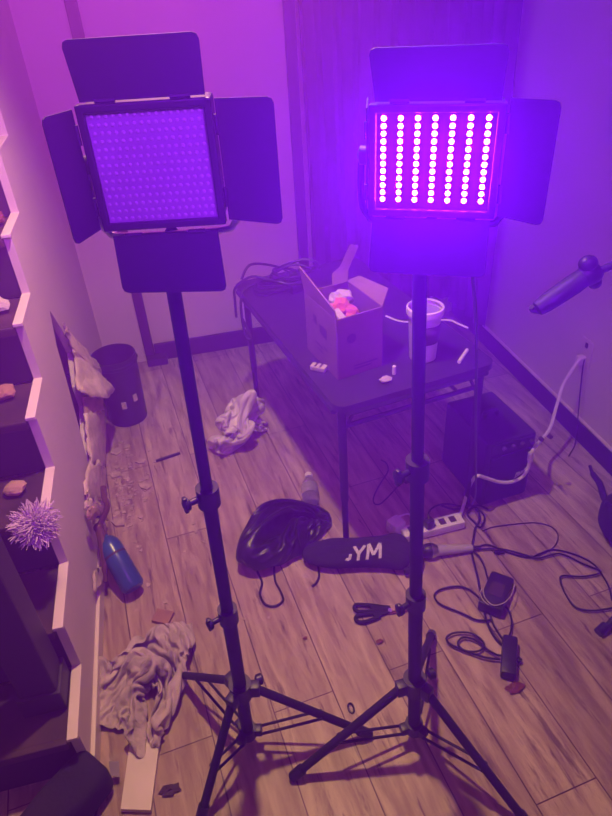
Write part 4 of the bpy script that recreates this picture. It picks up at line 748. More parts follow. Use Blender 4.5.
5,-9,6,-4,-8,-11,3,-10,-15,-7,-5,-10,2,14,2,-14,26,7,3,-19,-7,18,-12,-7,6,-2,7,-19,6,9,-2,-18,1,21,-4,7,9,-8,5,11,9,-3,-4,14,7,8,-1,8,5,-6,-6,-15,-8,-8,
-11,-3,-8,-13,-7,-1,5,12,3,7,20,-8,-18,-12,9,13,-6,-17,9,3,7,-21,-1,-3,0,2,9,10,12,6,-9,-6,9,20,2,-12,3,14,13,-7,4,10,8,-12,-15,-14,0,-14,-12,3,-26,3,4,
-8,3,4,9,23,2,-13,-18,-8,8,11,-17,1,21,0,-18,3,-8,6,-9,19,11,10,8,-3,-17,4,26,11,-11,-9,-1,17,-14,-2,7,19,12,-20,-14,-10,0,-13,-13,-14,10,13,-17,1,-2,-4,
15,14,0,-15,-15,6,12,4,-15,1,13,-1,-5,10,4,-15,-14,22,18,7,1,-11,-3,12,20,4,-9,-14,14,-3,-15,-2,6,29,-7,-18,-18,7,-16,-4,-14,12,10,-3,-5,-4,-13,2,15,5,
-7,-16,6,10,0,-12,-3,2,16,-5,11,7,-9,-16,-2,12,17,-2,11,7,-4,6,18,0,-13,7,11,-4,-15,-9,25,-21,-8,-4,-17,-18,12,2,-15,19,12,1,-5,-10,-15,1,11,5,-15,-10,
2,6,-7,7,14,6,-15,2,18,4,-13,-3,2,-3,8,13,1,9,10,3,9,-11,-10,10,9,0,-24,18,-1,-21,-19,-15,-7,5,15,-15,11,3,11,12,-2,-18,-14,-4,4,0,-7,15,-14,1,14,8,1,-15,
-1,8,17,0,-2,2,-4,4,5,0,-5,17,15,7,-16,-7,-5,2,7,-20,17,2,-29,-19,-7,17,9,-14,11,10,-15,0,12,14,-3,-18,-17,2,-9,4,16,0,-13,1,14,2,-17,0,4,6,13,7,7,1,4,
5,1,-15,1,14,13,-10,12,-2,-23,-15,0,12,-11,-13,-1,-15,10,16,-5,-12,22,1,-14,1,14,12,-9,-17,3,-14,-10,15,11,-3,-14,-2,17,-3,-13,-6,1,3,9,13,12,9,7,3,-4,
-18,4,12,1,14,-17,-20,-10,19,-7,-24,-3,10,6,-6,-8,-5,-1,17,26,-11,-8,4,18,-12,-14,1,0,-18,-3,11,13,0,-18,-1,16,0,7,2,-14,-7,7,3,8,7,15,9,-14,-18,6,11,24,
-23,-28,14,4,-21,-5,-10,6,13,-14,0,9,10,-14,18,16,2,2,-2,-13,-23,-1,14,-2,-17,-2,14,11,-3,-15,1,16,-14,16,10,-6,-6,-4,0,1,12,13,3,-18,-10,1,45,-27,-22,
3,7,-26,-1,9,-7,1,4,-6,17,7,-6,-22,12,2,5,10,3,-13,-14,4,13,-12,-9,1,13,14,-1,-13,-2,-3,7,13,10,3,-1,-1,-16,-7,11,14,-5,-18,-10,50,-9,-26,-7,2,-17,2,6,
-6,3,4,-12,9,11,2,-15,-4,8,-10,3,12,6,-16,1,13,-6,4,-12,-1,16,10,4,-3,-13,-9,3,15,11,2,0,-12,-14,1,13,-2,-13,-10,46,-4,-12,-18,-8,-8,5,0,-1,-3,6,-12,3,
8,10,-8,1,12,-1,-10,0,14,1,-14,-5,9,11,2,-9,1,20,0,0,-6,-10,-12,-1,12,5,2,0,-12,-8,3,4,-10,-6],
]
WHITE_BAG_POINTS = [
[-153,9,19,-13,10,-1,-11,0,9,11,2,-19,6,7,-7,1,17,17,22,25,26,26,15,-3,-7,-5,10,4,39,11,35,-5,14,17,16,6,-46,3,13,11,3,-295,10,-7,14,2,13,2,-13,2,11,12,
-10,-10,-8,-7,7,20,19,22,24,22,27,3,-1,22,-6,-2,27,37,5,27,4,6,13,-5,31,-15,-28,-6,19,13,-299,-5,23,6,8,-7,11,7,-18,13,16,-21,-19,-2,8,20,3,21,17,11,23,
26,17,-8,16,22,3,24,31,0,18,18,-10,-2,12,24,9,-21,-7,-13,14,-278,-12,-1,11,14,16,9,4,-2,-5,2,-4,-28,7,20,15,-1,19,20,17,-6,24,25,12,8,16,19,21,9,18,4,23,
-2,6,-2,-2,14,5,-12,-5,-2,-255,3,-20,5,2,9,10,10,13,5,0,-5,-17,1,-1,17,14,22,4,6,14,22,4,20,16,15,22,3,14,20,9,23,26,13,-9,-25,-10,14,15,-4,-4,-258,-25,
-16,1,30,3,-10,2,10,11,21,-3,-14,4,20,8,14,16,14,10,2,-12,12,22,12,24,25,3,8,11,21,13,31,16,-2,-28,-27,5,15,19,6,-256,-28,-23,13,-2,14,-10,-8,7,14,9,29,
9,1,-9,25,24,22,-19,4,0,1,9,16,23,27,18,9,7,4,19,8,22,3,-4,-25,-7,12,15,9,14,-235,-30,-18,5,-9,1,-17,-1,9,11,8,27,7,3,18,27,30,16,-15,9,-2,-3,-1,21,25,
15,19,9,-5,5,6,4,5,5,-9,-15,16,18,8,23,15,-223,-22,-15,-8,-7,0,-7,-23,-7,2,24,21,31,10,2,28,40,3,11,-19,-9,2,13,29,22,2,18,-5,8,8,7,0,0,-1,6,8,13,-9,1,
27,20,-196,-21,-20,-13,-4,-7,-6,-15,-5,2,16,13,13,13,16,32,38,13,-4,1,-21,-7,21,29,1,12,13,15,12,-5,9,11,9,9,3,8,-6,6,-29,12,28,-174,-14,-32,-19,-4,-8,
-2,0,5,3,4,1,19,8,24,23,35,11,18,-10,-32,-7,28,17,16,16,10,6,9,8,4,-5,1,9,9,10,8,5,-6,-32,24,-170,10,-32,-26,1,-3,2,0,5,4,9,-2,3,7,10,35,36,25,6,-9,-31,
-14,25,19,16,4,8,9,7,6,10,9,9,-12,9,14,9,3,11,-22,-19,-158,7,-30,-5,2,-2,-9,-1,7,8,-4,-7,12,19,-3,26,34,25,7,-8,-12,-19,18,20,4,5,13,14,14,-7,12,11,16,
-20,12,11,11,9,12,-8,-23,-164,-5,-16,-6,-18,7,11,-6,20,5,-4,-8,-5,21,4,17,6,27,13,-9,-6,-5,16,21,22,8,-4,11,11,14,13,7,-22,1,11,8,17,12,8,-7,-21,-155,-16,
-19,6,-15,-4,11,-9,0,6,5,9,8,-13,2,10,25,3,28,5,-8,0,16,15,23,17,0,5,3,10,11,9,-16,1,11,12,9,5,18,-14,-19,-149,-9,-19,1,-14,-3,-1,4,1,9,6,4,4,-5,-2,-14,
26,33,2,22,5,0,3,8,18,18,14,7,2,6,8,-1,-10,2,12,17,15,3,3,-12,-18,-146,-10,-16,-1,-6,-6,-4,4,2,6,-2,-1,14,12,-14,-17,32,31,-7,19,15,15,4,3,0,15,18,5,7,
8,4,8,-5,8,-1,16,19,6,2,-21,-16,-163,-10,8,-16,0,-7,1,6,4,6,1,-9,8,18,-3,-18,15,27,8,2,18,29,22,10,-15,-3,8,9,16,16,2,6,6,-3,-1,11,13,11,7,-20,-15,-169,
-10,-20,3,6,-1,3,8,7,3,-7,-9,8,15,6,-14,2,22,8,2,33,21,22,22,10,-16,9,-14,23,6,4,5,8,7,3,7,2,6,12,-3,-30,-154,-37,-21,-7,8,16,6,5,11,0,1,-10,1,18,12,-16,
3,10,10,11,32,13,23,26,2,10,-19,7,10,5,8,-8,6,8,-5,9,10,12,13,2,-28,-156,-26,-41,-2,7,2,6,-2,-2,3,8,0,-11,12,18,23,18,-28,17,24,45,14,3,27,-15,18,-18,19,
2,6,6,-2,-3,-1,9,-1,9,15,15,4,-35,-155,0,-36,-4,0,-4,-7,5,-15,-12,2,5,2,18,18,21,-5,1,16,33,34,21,4,26,-15,19,-20,14,5,-1,12,-1,-8,-4,17,6,5,12,7,14,-27,
-174,4,2,-14,-10,-2,-6,-17,-13,2,6,7,-9,15,15,8,16,23,2,13,25,19,28,1,11,2,-2,18,-15,7,5,-6,18,-4,6,-8,5,18,14,3,-11,-169,-8,-10,1,2,-10,-6,-9,-15,-7,8,
9,5,-12,16,20,12,22,13,4,-2,18,27,16,13,1,1,17,-12,6,6,7,-6,-3,7,12,-6,1,17,9,4,-180,0,-11,-5,-3,7,1,-15,-5,-8,3,7,-13,4,17,4,24,19,23,13,4,-12,20,28,10,
6,0,13,-4,-1,10,6,-14,2,0,16,13,4,-13,13,4,-155,-8,3,-15,-20,-3,3,14,-8,-10,-10,5,-14,19,18,-9,21,25,21,23,6,-13,20,10,10,5,3,21,3,-16,6,9,5,1,6,-3,17,
7,5,-21,-2,-134,8,7,-6,-19,-27,-11,9,11,-13,-17,10,-15,10,22,7,8,20,19,16,12,8,-3,8,18,9,14,-1,0,-10,3,14,9,5,9,11,-10,8,14,2,-27,-137,2,12,5,1,-20,-22,
-3,1,-12,-23,14,0,-7,15,19,1,23,23,1,12,5,5,19,17,3,-3,20,-8,-6,7,18,5,6,6,0,-7,2,18,22,-11,-175,8,-2,3,11,5,-3,-16,-2,-27,-26,4,17,7,-8,17,19,13,14,8,
21,-21,23,27,-9,12,19,7,4,-7,8,7,4,10,-16,-6,1,6,14,14,22,-172,-5,1,-8,2,6,12,9,-12,-35,-34,11,2,10,7,23,2,24,1,21,12,-17,23,18,-14,17,26,-4,8,1,18,2,0,
-2,-14,-4,1,2,6,6,19,-137,5,-11,-10,4,1,12,2,5,-50,-26,15,-7,16,17,-9,20,22,13,1,11,15,13,16,-18,23,-6,25,5,-10,17,16,-6,-10,-19,-5,4,-3,2,16,17,-118,4,
6,-9,-13,-6,12,6,14,-47,-36,6,-11,13,18,-5,20,21,9,7,11,20,16,14,-9,7,-1,16,0,3,10,16,-2,-4,-17,-12,1,5,0,10,4,-74,-5,-4,3,-13,-4,1,10,-5,-5,-59,-12,-10,
2,8,20,23,21,-1,5,21,15,19,11,-1,10,3,2,5,14,-2,15,-1,-2,-9,-8,2,13,2,-17,5,-88,4,7,-19,-5,8,17,6,-7,-2,-54,-31,-4,6,17,7,21,21,-1,-5,19,13,20,11,-6,18,
6,11,16,9,-5,-8,13,-3,-10,-6,11,18,2,-8,-20,-68,-3,-7,-2,6,13,9,6,-15,-7,-44,-38,-6,11,15,20,3,21,22,-25,4,4,21,7,19,20,-5,16,1,-2,9,3,6,-7,-4,-7,10,23,
11,-2,-17,-70,-19,-2,9,4,15,-5,10,-17,-13,-29,-40,-8,8,14,11,20,24,11,-4,16,-5,-16,18,12,18,-7,17,-7,11,8,-2,3,-3,11,-4,6,27,16,-9,-20,-68,-6,-14,2,8,5,
14,1,-19,-22,-7,-34,-13,2,4,10,15,22,-3,17,2,26,-19,-6,8,26,7,2,-5,19,-10,-2,13,9,13,12,14,15,-5,-10,-18,-63,-3,-19,-11,13,11,8,-1,-9,-15,-11,-6,-14,-2,
8,7,-13,-5,16,6,17,13,5,-14,-3,17,19,-8,7,19,-2,-11,12,28,2,15,12,14,-11,-17,-19,-54,2,-25,-13,6,13,-2,-9,-2,17,-5,1,-1,-2,-1,5,-12,-27,-4,14,22,7,17,-8,
-13,21,-7,3,5,17,0,-3,20,26,23,11,3,-1,-14,-14,-6,-61,-9,-15,-13,0,13,7,-16,1,11,5,9,8,2,0,-6,-14,-20,-29,5,23,27,13,-11,4,-12,-6,11,13,3,17,15,8,30,-1,
16,-6,-9,-15,-14,25,-80,-12,-5,-12,-2,9,10,-20,13,10,5,6,8,0,-1,-11,6,-16,-17,-25,-1,22,28,22,-4,-21,5,8,6,3,16,21,15,7,4,-19,-6,3,-2,17,-7],
[-34,13,10,-12,-1,-5,-1,-10,5,1,-18,2,-16,-8,-12,-21,-7,0,3,2,6,3,15,-2,-4,23,-27,27,-16,7,8,16,4,-4,2,52,15,-11,6,6,-14,-3,4,-28,3,-10,9,-7,-8,-8,5,7,
-28,-2,-8,-10,-17,-4,11,5,-12,11,8,-6,-2,10,22,-12,-6,1,10,0,12,18,-3,-20,26,41,0,-4,3,-13,2,-30,-2,-22,-2,1,21,0,-11,2,-5,4,-15,-12,-8,-10,-8,-2,13,10,
14,5,-1,-8,-3,-7,18,1,3,11,-12,2,2,11,3,2,28,5,-1,0,1,-19,-33,-20,-12,3,8,18,22,-12,-15,-1,8,2,-10,-8,-15,-4,-5,-5,14,23,20,0,-21,9,1,-2,-2,23,-5,-1,-9,
14,11,0,-5,3,7,9,-4,4,-35,-35,-18,-12,21,11,12,4,7,10,-12,11,-12,-12,-17,20,0,-3,-17,20,19,-11,5,14,-3,-2,2,11,2,5,2,-13,2,7,12,-1,-7,10,-7,21,-8,-59,-25,
6,-17,-1,5,7,-1,0,9,20,16,-16,-12,1,-25,12,9,14,-15,8,19,25,6,-16,2,6,8,4,-1,-12,10,-16,12,13,13,-9,-19,-10,21,21,-78,-27,-6,13,-22,-4,2,-5,-6,5,33,13,
7,-12,-20,-10,8,11,-6,20,18,20,22,-16,11,-6,14,8,-2,-7,-1,2,8,-12,10,3,-16,3,1,-21,29,-61,-11,-17,-6,-10,-11,-3,-13,-12,-1,22,31,9,-5,4,-6,-15,11,3,22,
19,21,26,-16,3,19,10,-4,-12,-9,9,-6,12,12,1,-3,9,-1,-20,-22,2,-45,-6,-12,-10,-9,-5,-10,3,-13,-12,-4,24,17,5,-9,-1,-11,11,13,15,23,29,33,-11,1,15,3,-13,
-13,-5,-2,-7,-2,1,8,11,9,4,18,-25,-27,-36,-1,-16,-10,-10,-8,-9,-5,6,-13,-8,0,17,5,-8,-3,-3,16,10,21,23,37,37,-5,-5,-11,-4,12,3,-8,-2,-2,-1,-3,10,0,-14,
12,18,7,-25,-77,21,-10,-17,-11,-4,-5,-7,-4,-7,-1,8,-7,1,8,-29,2,17,18,25,19,42,26,21,-2,-2,-2,0,-3,-5,-6,-12,-21,-15,-1,10,-9,13,33,24,-5,-118,31,-9,-4,
-16,-10,1,0,-4,3,-6,-4,7,-16,-23,-12,2,18,24,26,22,38,22,12,-10,3,-18,-2,12,15,1,-6,-27,-17,-6,1,8,8,16,31,21,-134,29,-1,-4,-16,-11,15,9,2,0,-7,-12,-10,
-11,-26,-23,11,11,22,27,30,25,2,-2,10,4,6,2,-8,22,-2,-11,-12,-13,-2,-2,7,9,9,28,24,-133,19,2,-10,-1,3,0,1,9,-6,2,-9,-8,-9,-26,-14,-14,23,22,21,22,21,13,
-1,-13,11,13,11,11,-1,4,-13,-10,-15,-1,10,3,7,8,23,22,-128,15,-3,-3,-8,-3,2,-3,18,-4,-8,-5,4,-12,-13,-19,-2,-5,17,26,20,16,13,9,-9,4,11,21,0,0,0,1,-12,
-13,1,7,18,0,6,13,21,-123,16,-3,7,-13,2,-11,0,-6,5,1,10,11,-14,-18,-19,2,-14,17,13,25,17,1,16,10,4,6,15,3,5,6,-10,-12,-10,-3,2,12,13,15,-9,19,-104,19,1,
6,-17,-9,-6,0,-1,7,-1,-10,13,4,-12,-23,-13,1,12,5,22,20,4,7,22,10,4,17,5,3,7,-5,-10,-14,-3,2,7,5,4,0,7,-89,28,-3,-13,4,-13,-12,10,1,3,-12,-7,3,20,-23,-8,
-9,-14,24,2,18,6,10,15,-4,21,23,12,5,3,10,-2,-4,-9,-9,0,5,11,-1,-3,9,-81,7,-10,13,-3,-12,-17,10,2,2,-8,-9,4,18,-16,-17,6,-23,17,0,8,22,-10,7,19,20,8,35,
10,5,14,0,-1,2,-9,-3,-5,7,-2,-11,11,-88,-13,23,-9,-1,-5,-6,8,4,-1,-9,-6,-12,-3,20,-6,-13,-24,22,0,25,-13,-4,-3,26,31,5,37,6,16,-11,12,3,9,-5,4,4,-6,-3,
-13,-4,-72,-21,6,-12,-7,11,6,7,-6,-11,-12,-6,-8,-11,16,-10,11,-16,14,29,15,-16,-15,6,11,35,14,40,8,-7,-4,9,21,4,16,4,-11,-13,3,-14,-1,-73,-11,-8,-20,-8,
2,-1,-6,-4,6,-9,-4,3,-5,7,10,-12,-7,12,11,25,-7,-11,8,14,37,14,29,-14,4,-5,0,19,24,10,12,4,-18,-7,3,-20,-54,-32,10,-25,-18,0,-9,-1,-1,13,-4,-7,5,-9,13,
6,-17,1,14,-5,9,2,10,1,26,29,20,18,-23,10,7,-8,4,18,22,15,11,0,-7,-6,-17,-81,-2,-23,14,-17,-22,-17,7,-1,4,-1,2,-6,-3,9,16,-10,3,1,4,2,0,5,13,8,33,19,22,
-18,4,12,3,-6,4,18,16,15,8,2,-5,-8,-95,-15,-3,-15,7,-8,-29,2,6,3,0,-5,-5,-4,-13,32,0,-7,9,1,2,13,-1,2,20,5,17,40,-6,0,16,4,-8,2,2,9,18,11,8,10,1,-125,3,
0,-6,-21,-9,-2,-6,1,3,-3,-8,-7,-1,-19,33,11,-7,8,3,3,12,-2,8,-1,14,21,16,24,-13,3,24,1,-1,1,7,7,11,12,15,-14,-110,6,7,3,-15,-20,-7,-1,-5,-9,-11,1,-10,-11,
-14,25,24,-15,-1,20,15,7,3,15,11,16,11,-10,20,-3,0,15,17,7,15,12,-4,3,-13,24,-7,-115,14,-9,11,10,-11,-14,-26,3,-12,-21,-2,-14,-14,-5,12,26,1,7,5,15,15,
19,-18,10,19,23,-3,11,1,6,10,26,27,7,-4,-4,-7,6,-17,24,-120,-9,1,5,11,15,-14,-8,-36,4,-32,0,-3,-11,-18,10,15,18,12,12,10,15,3,9,18,10,-12,18,17,-8,1,26,
35,-11,5,13,1,4,-4,-23,-10,-74,-5,-2,-4,10,10,4,-9,-37,-5,-29,-4,-28,13,-17,-6,21,8,32,18,25,21,9,-10,-3,9,-4,22,12,2,-7,28,34,-22,14,16,8,8,-1,-21,-13,
-67,-11,-13,-6,5,8,-2,-15,-17,-15,-19,-8,-36,4,10,-18,4,20,34,29,23,10,19,-20,12,14,-15,-5,13,21,-8,31,39,-32,14,13,8,10,6,2,-8,-72,-11,-13,-8,5,-2,-9,
-11,-17,-11,-23,-9,-31,-1,9,-15,7,18,27,30,22,10,-8,18,12,9,-21,-5,16,-3,4,31,41,-34,10,8,11,7,6,5,6,-81,8,-15,-15,5,-7,-3,-9,-5,-31,-5,-16,-23,1,11,0,
2,-8,27,26,11,16,4,17,10,4,-16,-12,25,5,-9,13,43,-14,4,5,16,5,7,5,-10,-50,-14,-11,1,3,-5,-4,-11,-9,-29,-4,-10,-16,0,-9,19,-11,-9,24,23,12,16,3,11,19,-15,
-4,13,24,2,15,-15,9,-1,15,4,10,-1,3,12,5,-52,-16,6,3,-6,-9,-6,-13,-20,-19,-15,4,-10,-3,-11,0,23,-1,-7,13,24,16,-1,17,-5,13,8,36,5,-3,0,-15,-13,11,19,-7,
11,-9,14,18,-8,-40,0,1,-9,-21,0,10,-15,-19,-16,-25,10,-6,-13,9,-8,6,2,17,15,-20,21,19,4,21,10,11,-11,4,-18,7,2,6,21,8,-6,1,4,3,11,-5,-53,16,-4,3,-16,6,
-1,-18,-11,-3,-34,8,7,-1,-15,12,-3,4,14,12,-8,-11,18,20,20,15,-9,-19,0,11,3,17,-1,2,-1,1,9,12,11,4,-21,-75,27,3,1,4,-3,-12,-13,-17,15,-21,-5,14,-11,-15,
-4,15,8,11,17,-6,-25,16,19,22,19,7,-24,0,-11,2,19,13,7,14,8,13,0,1,-8,-27,-80,32,1,-2,-3,4,-9,-6,-14,-1,-2,-10,-4,14,4,-16,11,4,3,24,-2,-29,1,19,19,15,
19,-19,-9,-5,7,24,18,18,-24,9,12,23,1,-11,-40,-59,10,14,-4,-12,-4,-2,4,-10,-3,4,-8,-11,-6,8,3,-6,13,13,4,3,-9,-24,17,15,19,19,1,-7,-2,10,18,22,-4,-2,6,
15,9,-6,-13,-30,-42,8,-11,-1,-12,1,3,0,0,0,1,2,-4,-13,3,-6,-3,8,6,-1,-2,-4,-2,-6,17,8,20,22,-5,5,6,11,10,7,13,-3,0,-9,-18,-7,4],
[22,-15,9,-7,0,3,4,8,5,0,4,19,-7,-12,7,-3,-16,-14,4,14,6,-3,14,26,29,20,-5,-13,11,-42,5,7,1,1,-33,-6,14,24,1,-24,20,-66,32,7,12,-4,-3,-9,-2,-5,3,-6,7,-17,
14,-8,-10,-16,-4,-2,-1,12,1,26,28,9,21,21,-1,-15,-40,-5,12,11,3,-22,-21,6,5,13,7,2,-15,17,20,2,-6,-15,0,-14,-2,-1,-8,-25,13,-13,-19,-1,18,-1,2,-19,-1,11,
21,29,20,-3,13,5,-8,-35,-17,9,9,6,1,-17,0,10,12,5,1,27,17,-22,1,-3,-10,-6,2,-16,2,-23,-32,2,-10,1,5,24,-6,-16,-2,9,3,19,19,17,-9,4,2,7,-22,-30,-4,0,1,8,
14,1,-9,9,17,14,47,-2,-4,-16,12,-10,-6,-10,2,-10,-21,-34,-13,3,22,-3,-17,3,18,-7,5,-2,24,-2,11,14,8,-20,-11,-6,-30,-18,22,1,-2,6,28,-1,-1,-1,17,56,17,-8,
-17,-6,-13,-4,-10,-1,0,6,-35,-9,3,-9,-6,12,11,-7,-22,23,13,-3,3,11,9,0,-16,-14,-13,-7,-33,0,0,8,16,28,12,-3,5,-7,59,14,0,-8,-13,-2,-7,-8,0,-2,8,-22,-22,
-8,0,-1,-9,1,20,4,12,7,-8,3,-2,-5,13,-13,-11,-6,-5,-28,-17,2,14,23,31,17,-11,-16,-10,54,18,11,-14,7,-4,-6,-4,4,5,-23,5,-29,-16,2,-14,-2,20,24,-1,2,-2,-6,
7,-2,-15,5,3,-8,3,3,-16,-17,-5,9,20,17,-1,6,-11,-34,42,27,13,10,-4,-11,-8,10,11,6,-12,-37,-9,-17,-13,5,5,35,19,5,-6,-12,-12,-8,6,-8,8,-3,6,8,12,-1,-7,-8,
1,7,-4,14,-19,-13,-21,11,24,17,6,8,1,-4,-1,20,1,-5,-33,-32,-16,1,-4,30,39,26,-12,-3,-17,-20,-16,18,-3,9,2,2,13,7,5,8,0,1,-5,-8,-14,4,-38,-15,5,14,7,10,
5,4,-7,3,14,7,-12,-28,-4,-11,0,1,38,40,-1,1,-2,-18,-30,-12,1,20,13,10,-1,0,3,14,11,3,8,1,-12,-18,-20,-13,-34,-8,11,16,17,3,1,-12,-11,3,8,-3,-18,10,3,-15,
21,35,24,8,-1,-2,-14,-22,-6,5,27,0,-2,-3,-3,2,13,5,17,12,4,-7,-20,-29,-15,-32,-22,-3,13,29,-5,-2,-4,-16,-11,-4,-2,3,1,7,19,17,30,25,8,-4,2,-6,-16,0,26,
27,3,-12,-19,-13,-7,5,19,15,10,5,-11,-19,-26,-22,-23,-22,-16,18,20,3,1,-15,-21,-1,-8,-7,7,20,4,-7,27,36,9,2,8,10,10,3,9,18,22,5,-18,-24,-21,-5,7,18,16,
6,-7,-11,-19,-24,-19,-20,-37,-2,13,14,1,8,-11,-17,-2,-7,0,6,7,9,-18,21,23,33,5,8,9,15,12,17,13,16,-17,3,-26,-12,1,10,17,9,-2,-14,-21,-24,-9,-21,-18,-53,
6,12,15,4,6,-3,-12,-4,1,6,1,-7,-3,-3,2,27,16,26,13,1,16,24,17,7,10,-6,0,-18,-6,10,10,13,6,-11,-17,-26,-22,-14,-19,-19,-66,5,21,19,1,4,10,-12,-5,0,11,-5,
-3,-17,3,6,3,17,29,25,8,6,27,26,9,-8,7,-6,-12,2,6,4,9,4,-12,-13,-16,-20,-18,-14,-25,-74,11,29,-1,10,4,2,1,-8,1,7,3,-13,-7,-12,15,-22,13,32,40,19,14,20,
23,20,0,-4,-27,-18,-2,7,-2,10,-2,-8,-8,-9,2,-12,-11,-29,-79,27,3,7,-3,15,3,-2,-1,5,1,2,-12,-4,-15,7,-17,-4,37,52,27,28,29,21,9,1,-26,-17,-22,-21,2,-5,1,
0,-9,-5,-3,10,0,-16,-14,-78,21,6,-6,-4,7,14,2,6,8,2,2,-4,-9,-4,-11,-18,-1,40,55,30,41,39,17,4,-11,-32,-26,-41,-20,-5,-6,-10,-6,-17,-1,12,11,5,-14,-20,-57,
32,-3,-10,2,6,8,2,12,-5,-1,-5,-1,-2,-2,9,-8,3,41,52,44,37,42,7,-24,1,-39,-29,-41,-25,-14,-4,5,-19,-7,-16,2,16,7,-13,0,-81,49,11,-19,4,6,-2,6,3,6,0,4,12,
0,5,3,-21,23,35,42,36,38,38,7,-28,-11,-38,-33,-31,-20,1,-12,-5,-15,5,-8,-13,12,-7,-8,-11,-85,32,40,13,-2,-13,6,-5,5,14,2,1,8,0,1,18,0,2,28,36,32,40,22,
25,-17,-33,-38,-36,-22,-6,-6,-15,-13,-14,-6,16,2,-4,-6,-13,-14,-107,40,23,30,23,-1,2,-17,-2,0,12,6,9,8,1,6,16,-5,22,27,32,39,31,16,-22,-27,-39,-29,-23,
-14,10,-11,-17,-16,-2,-7,1,11,1,-11,-8,-120,17,21,20,32,33,5,-1,-10,-3,14,9,-3,12,-3,8,9,9,4,21,25,36,38,8,-4,-36,-38,-10,-30,-19,6,-14,-4,-13,-14,-9,-5,
4,8,12,-13,-108,6,15,10,8,35,32,13,5,-11,5,7,-3,9,6,9,7,4,11,6,23,31,35,26,-21,-31,-31,-18,-18,-11,-12,-2,-9,-10,-14,-20,-14,2,17,12,16,-114,-5,10,6,-4,
13,31,30,18,16,-1,7,1,8,5,6,12,6,15,2,12,25,28,18,-18,-26,-25,-27,-5,-14,-16,-17,-10,-14,-1,-11,-21,-4,6,20,12,-109,-3,-7,-1,10,15,23,21,37,34,14,13,0,
7,-11,15,14,11,-8,24,12,15,4,-3,-21,-20,-3,2,-10,-14,-21,-38,-22,-3,-17,-15,-11,-3,11,13,17,-65,-9,-17,-10,0,4,27,28,21,46,23,32,10,-6,1,12,12,15,-19,21,
-9,11,-12,3,12,-14,2,-3,1,-16,-30,-44,-32,-37,-15,-4,-9,-1,2,13,17,-6,-12,-15,-10,-9,-1,12,25,23,37,38,43,7,11,5,7,9,5,-11,-18,-6,12,4,-14,20,9,6,-3,4,
-20,-34,-47,-50,-46,-24,-3,3,6,6,1,8,48,-6,-12,-8,-7,-11,-3,11,30,18,48,54,13,13,0,11,11,-1,-11,-33,-21,16,9,6,15,8,14,-1,0,-19,-40,-44,-51,-52,-26,-3,
7,5,6,0,5,42,7,-7,-12,6,-14,-8,2,16,15,41,56,26,19,-6,19,9,4,-18,-23,-23,-3,10,10,18,24,-2,3,0,-29,-37,-37,-40,-46,-27,-5,10,8,4,-7,3,33,7,-9,-8,1,-14,
-21,2,22,29,16,50,31,26,13,7,0,-11,-5,0,-12,-2,-11,12,23,14,-13,-15,-3,-23,-33,-27,-22,-37,-30,-11,11,8,7,8,0,9,-6,-11,13,-17,-16,-14,1,22,36,18,39,32,
18,-1,4,-4,-2,9,12,1,3,-8,11,12,-8,-25,-24,-11,-20,3,-20,-25,-32,-20,-10,5,14,11,-8,4,34,-3,-11,-29,-15,-12,-17,4,20,45,23,29,28,9,-11,3,-2,13,8,5,10,15,
7,3,-15,-13,-29,-15,-31,-24,3,3,-11,-19,-15,-9,7,2,1,7,4,17,5,-18,-22,-3,-10,-15,-5,20,42,28,16,25,0,11,-16,-8,6,11,20,6,13,0,8,3,-15,-32,-31,-33,6,4,-13,
-7,-9,-12,-10,16,-3,-7,-4,7,7,16,-3,-20,-7,-11,-12,-1,19,33,20,9,18,12,-10,13,15,2,-16,2,24,6,9,10,6,-7,-39,-44,-36,-5,8,7,2,-6,-3,-4,-1,-1,-6,-13,-1,12,
9,2,-9,-2,-11,-2,-3,9,23,9,16,6,0,2,18,-5,19,13,-15,17,2,25,-4,7,-5,-36,-44,-41,-10,11,6,19,2,-10,-1,0,3,-11,-16,-8,25,7,2,-7,-9,0,-1,-4,8,9,8,0,7,5,10,
2,7,5,23,5,2,-1,26,8,-6,-3,-37,-44,-38,-5,13,6,19,10,-9,6,-4,2,-24,-23,-5,24,22,1,-2,-10,-2,9,1,10,4,-4,-4,3,11,11,14,5,-7,4,31,5,-6,-7,14,8,-15,-37,-38,
-22,-14,4,14,19,-3,18,2,-7,-13,-21,-23,-9,69,5,0,-7,-11,0,11,6,15,8,-2,-14,-12,-7,15,11,13,6,-12,3,27,12,-18,2,8,-9,-32,-28,-17,-15,14,16,-13,11,4,4,-23,
-17,-8,-6,-23],
]
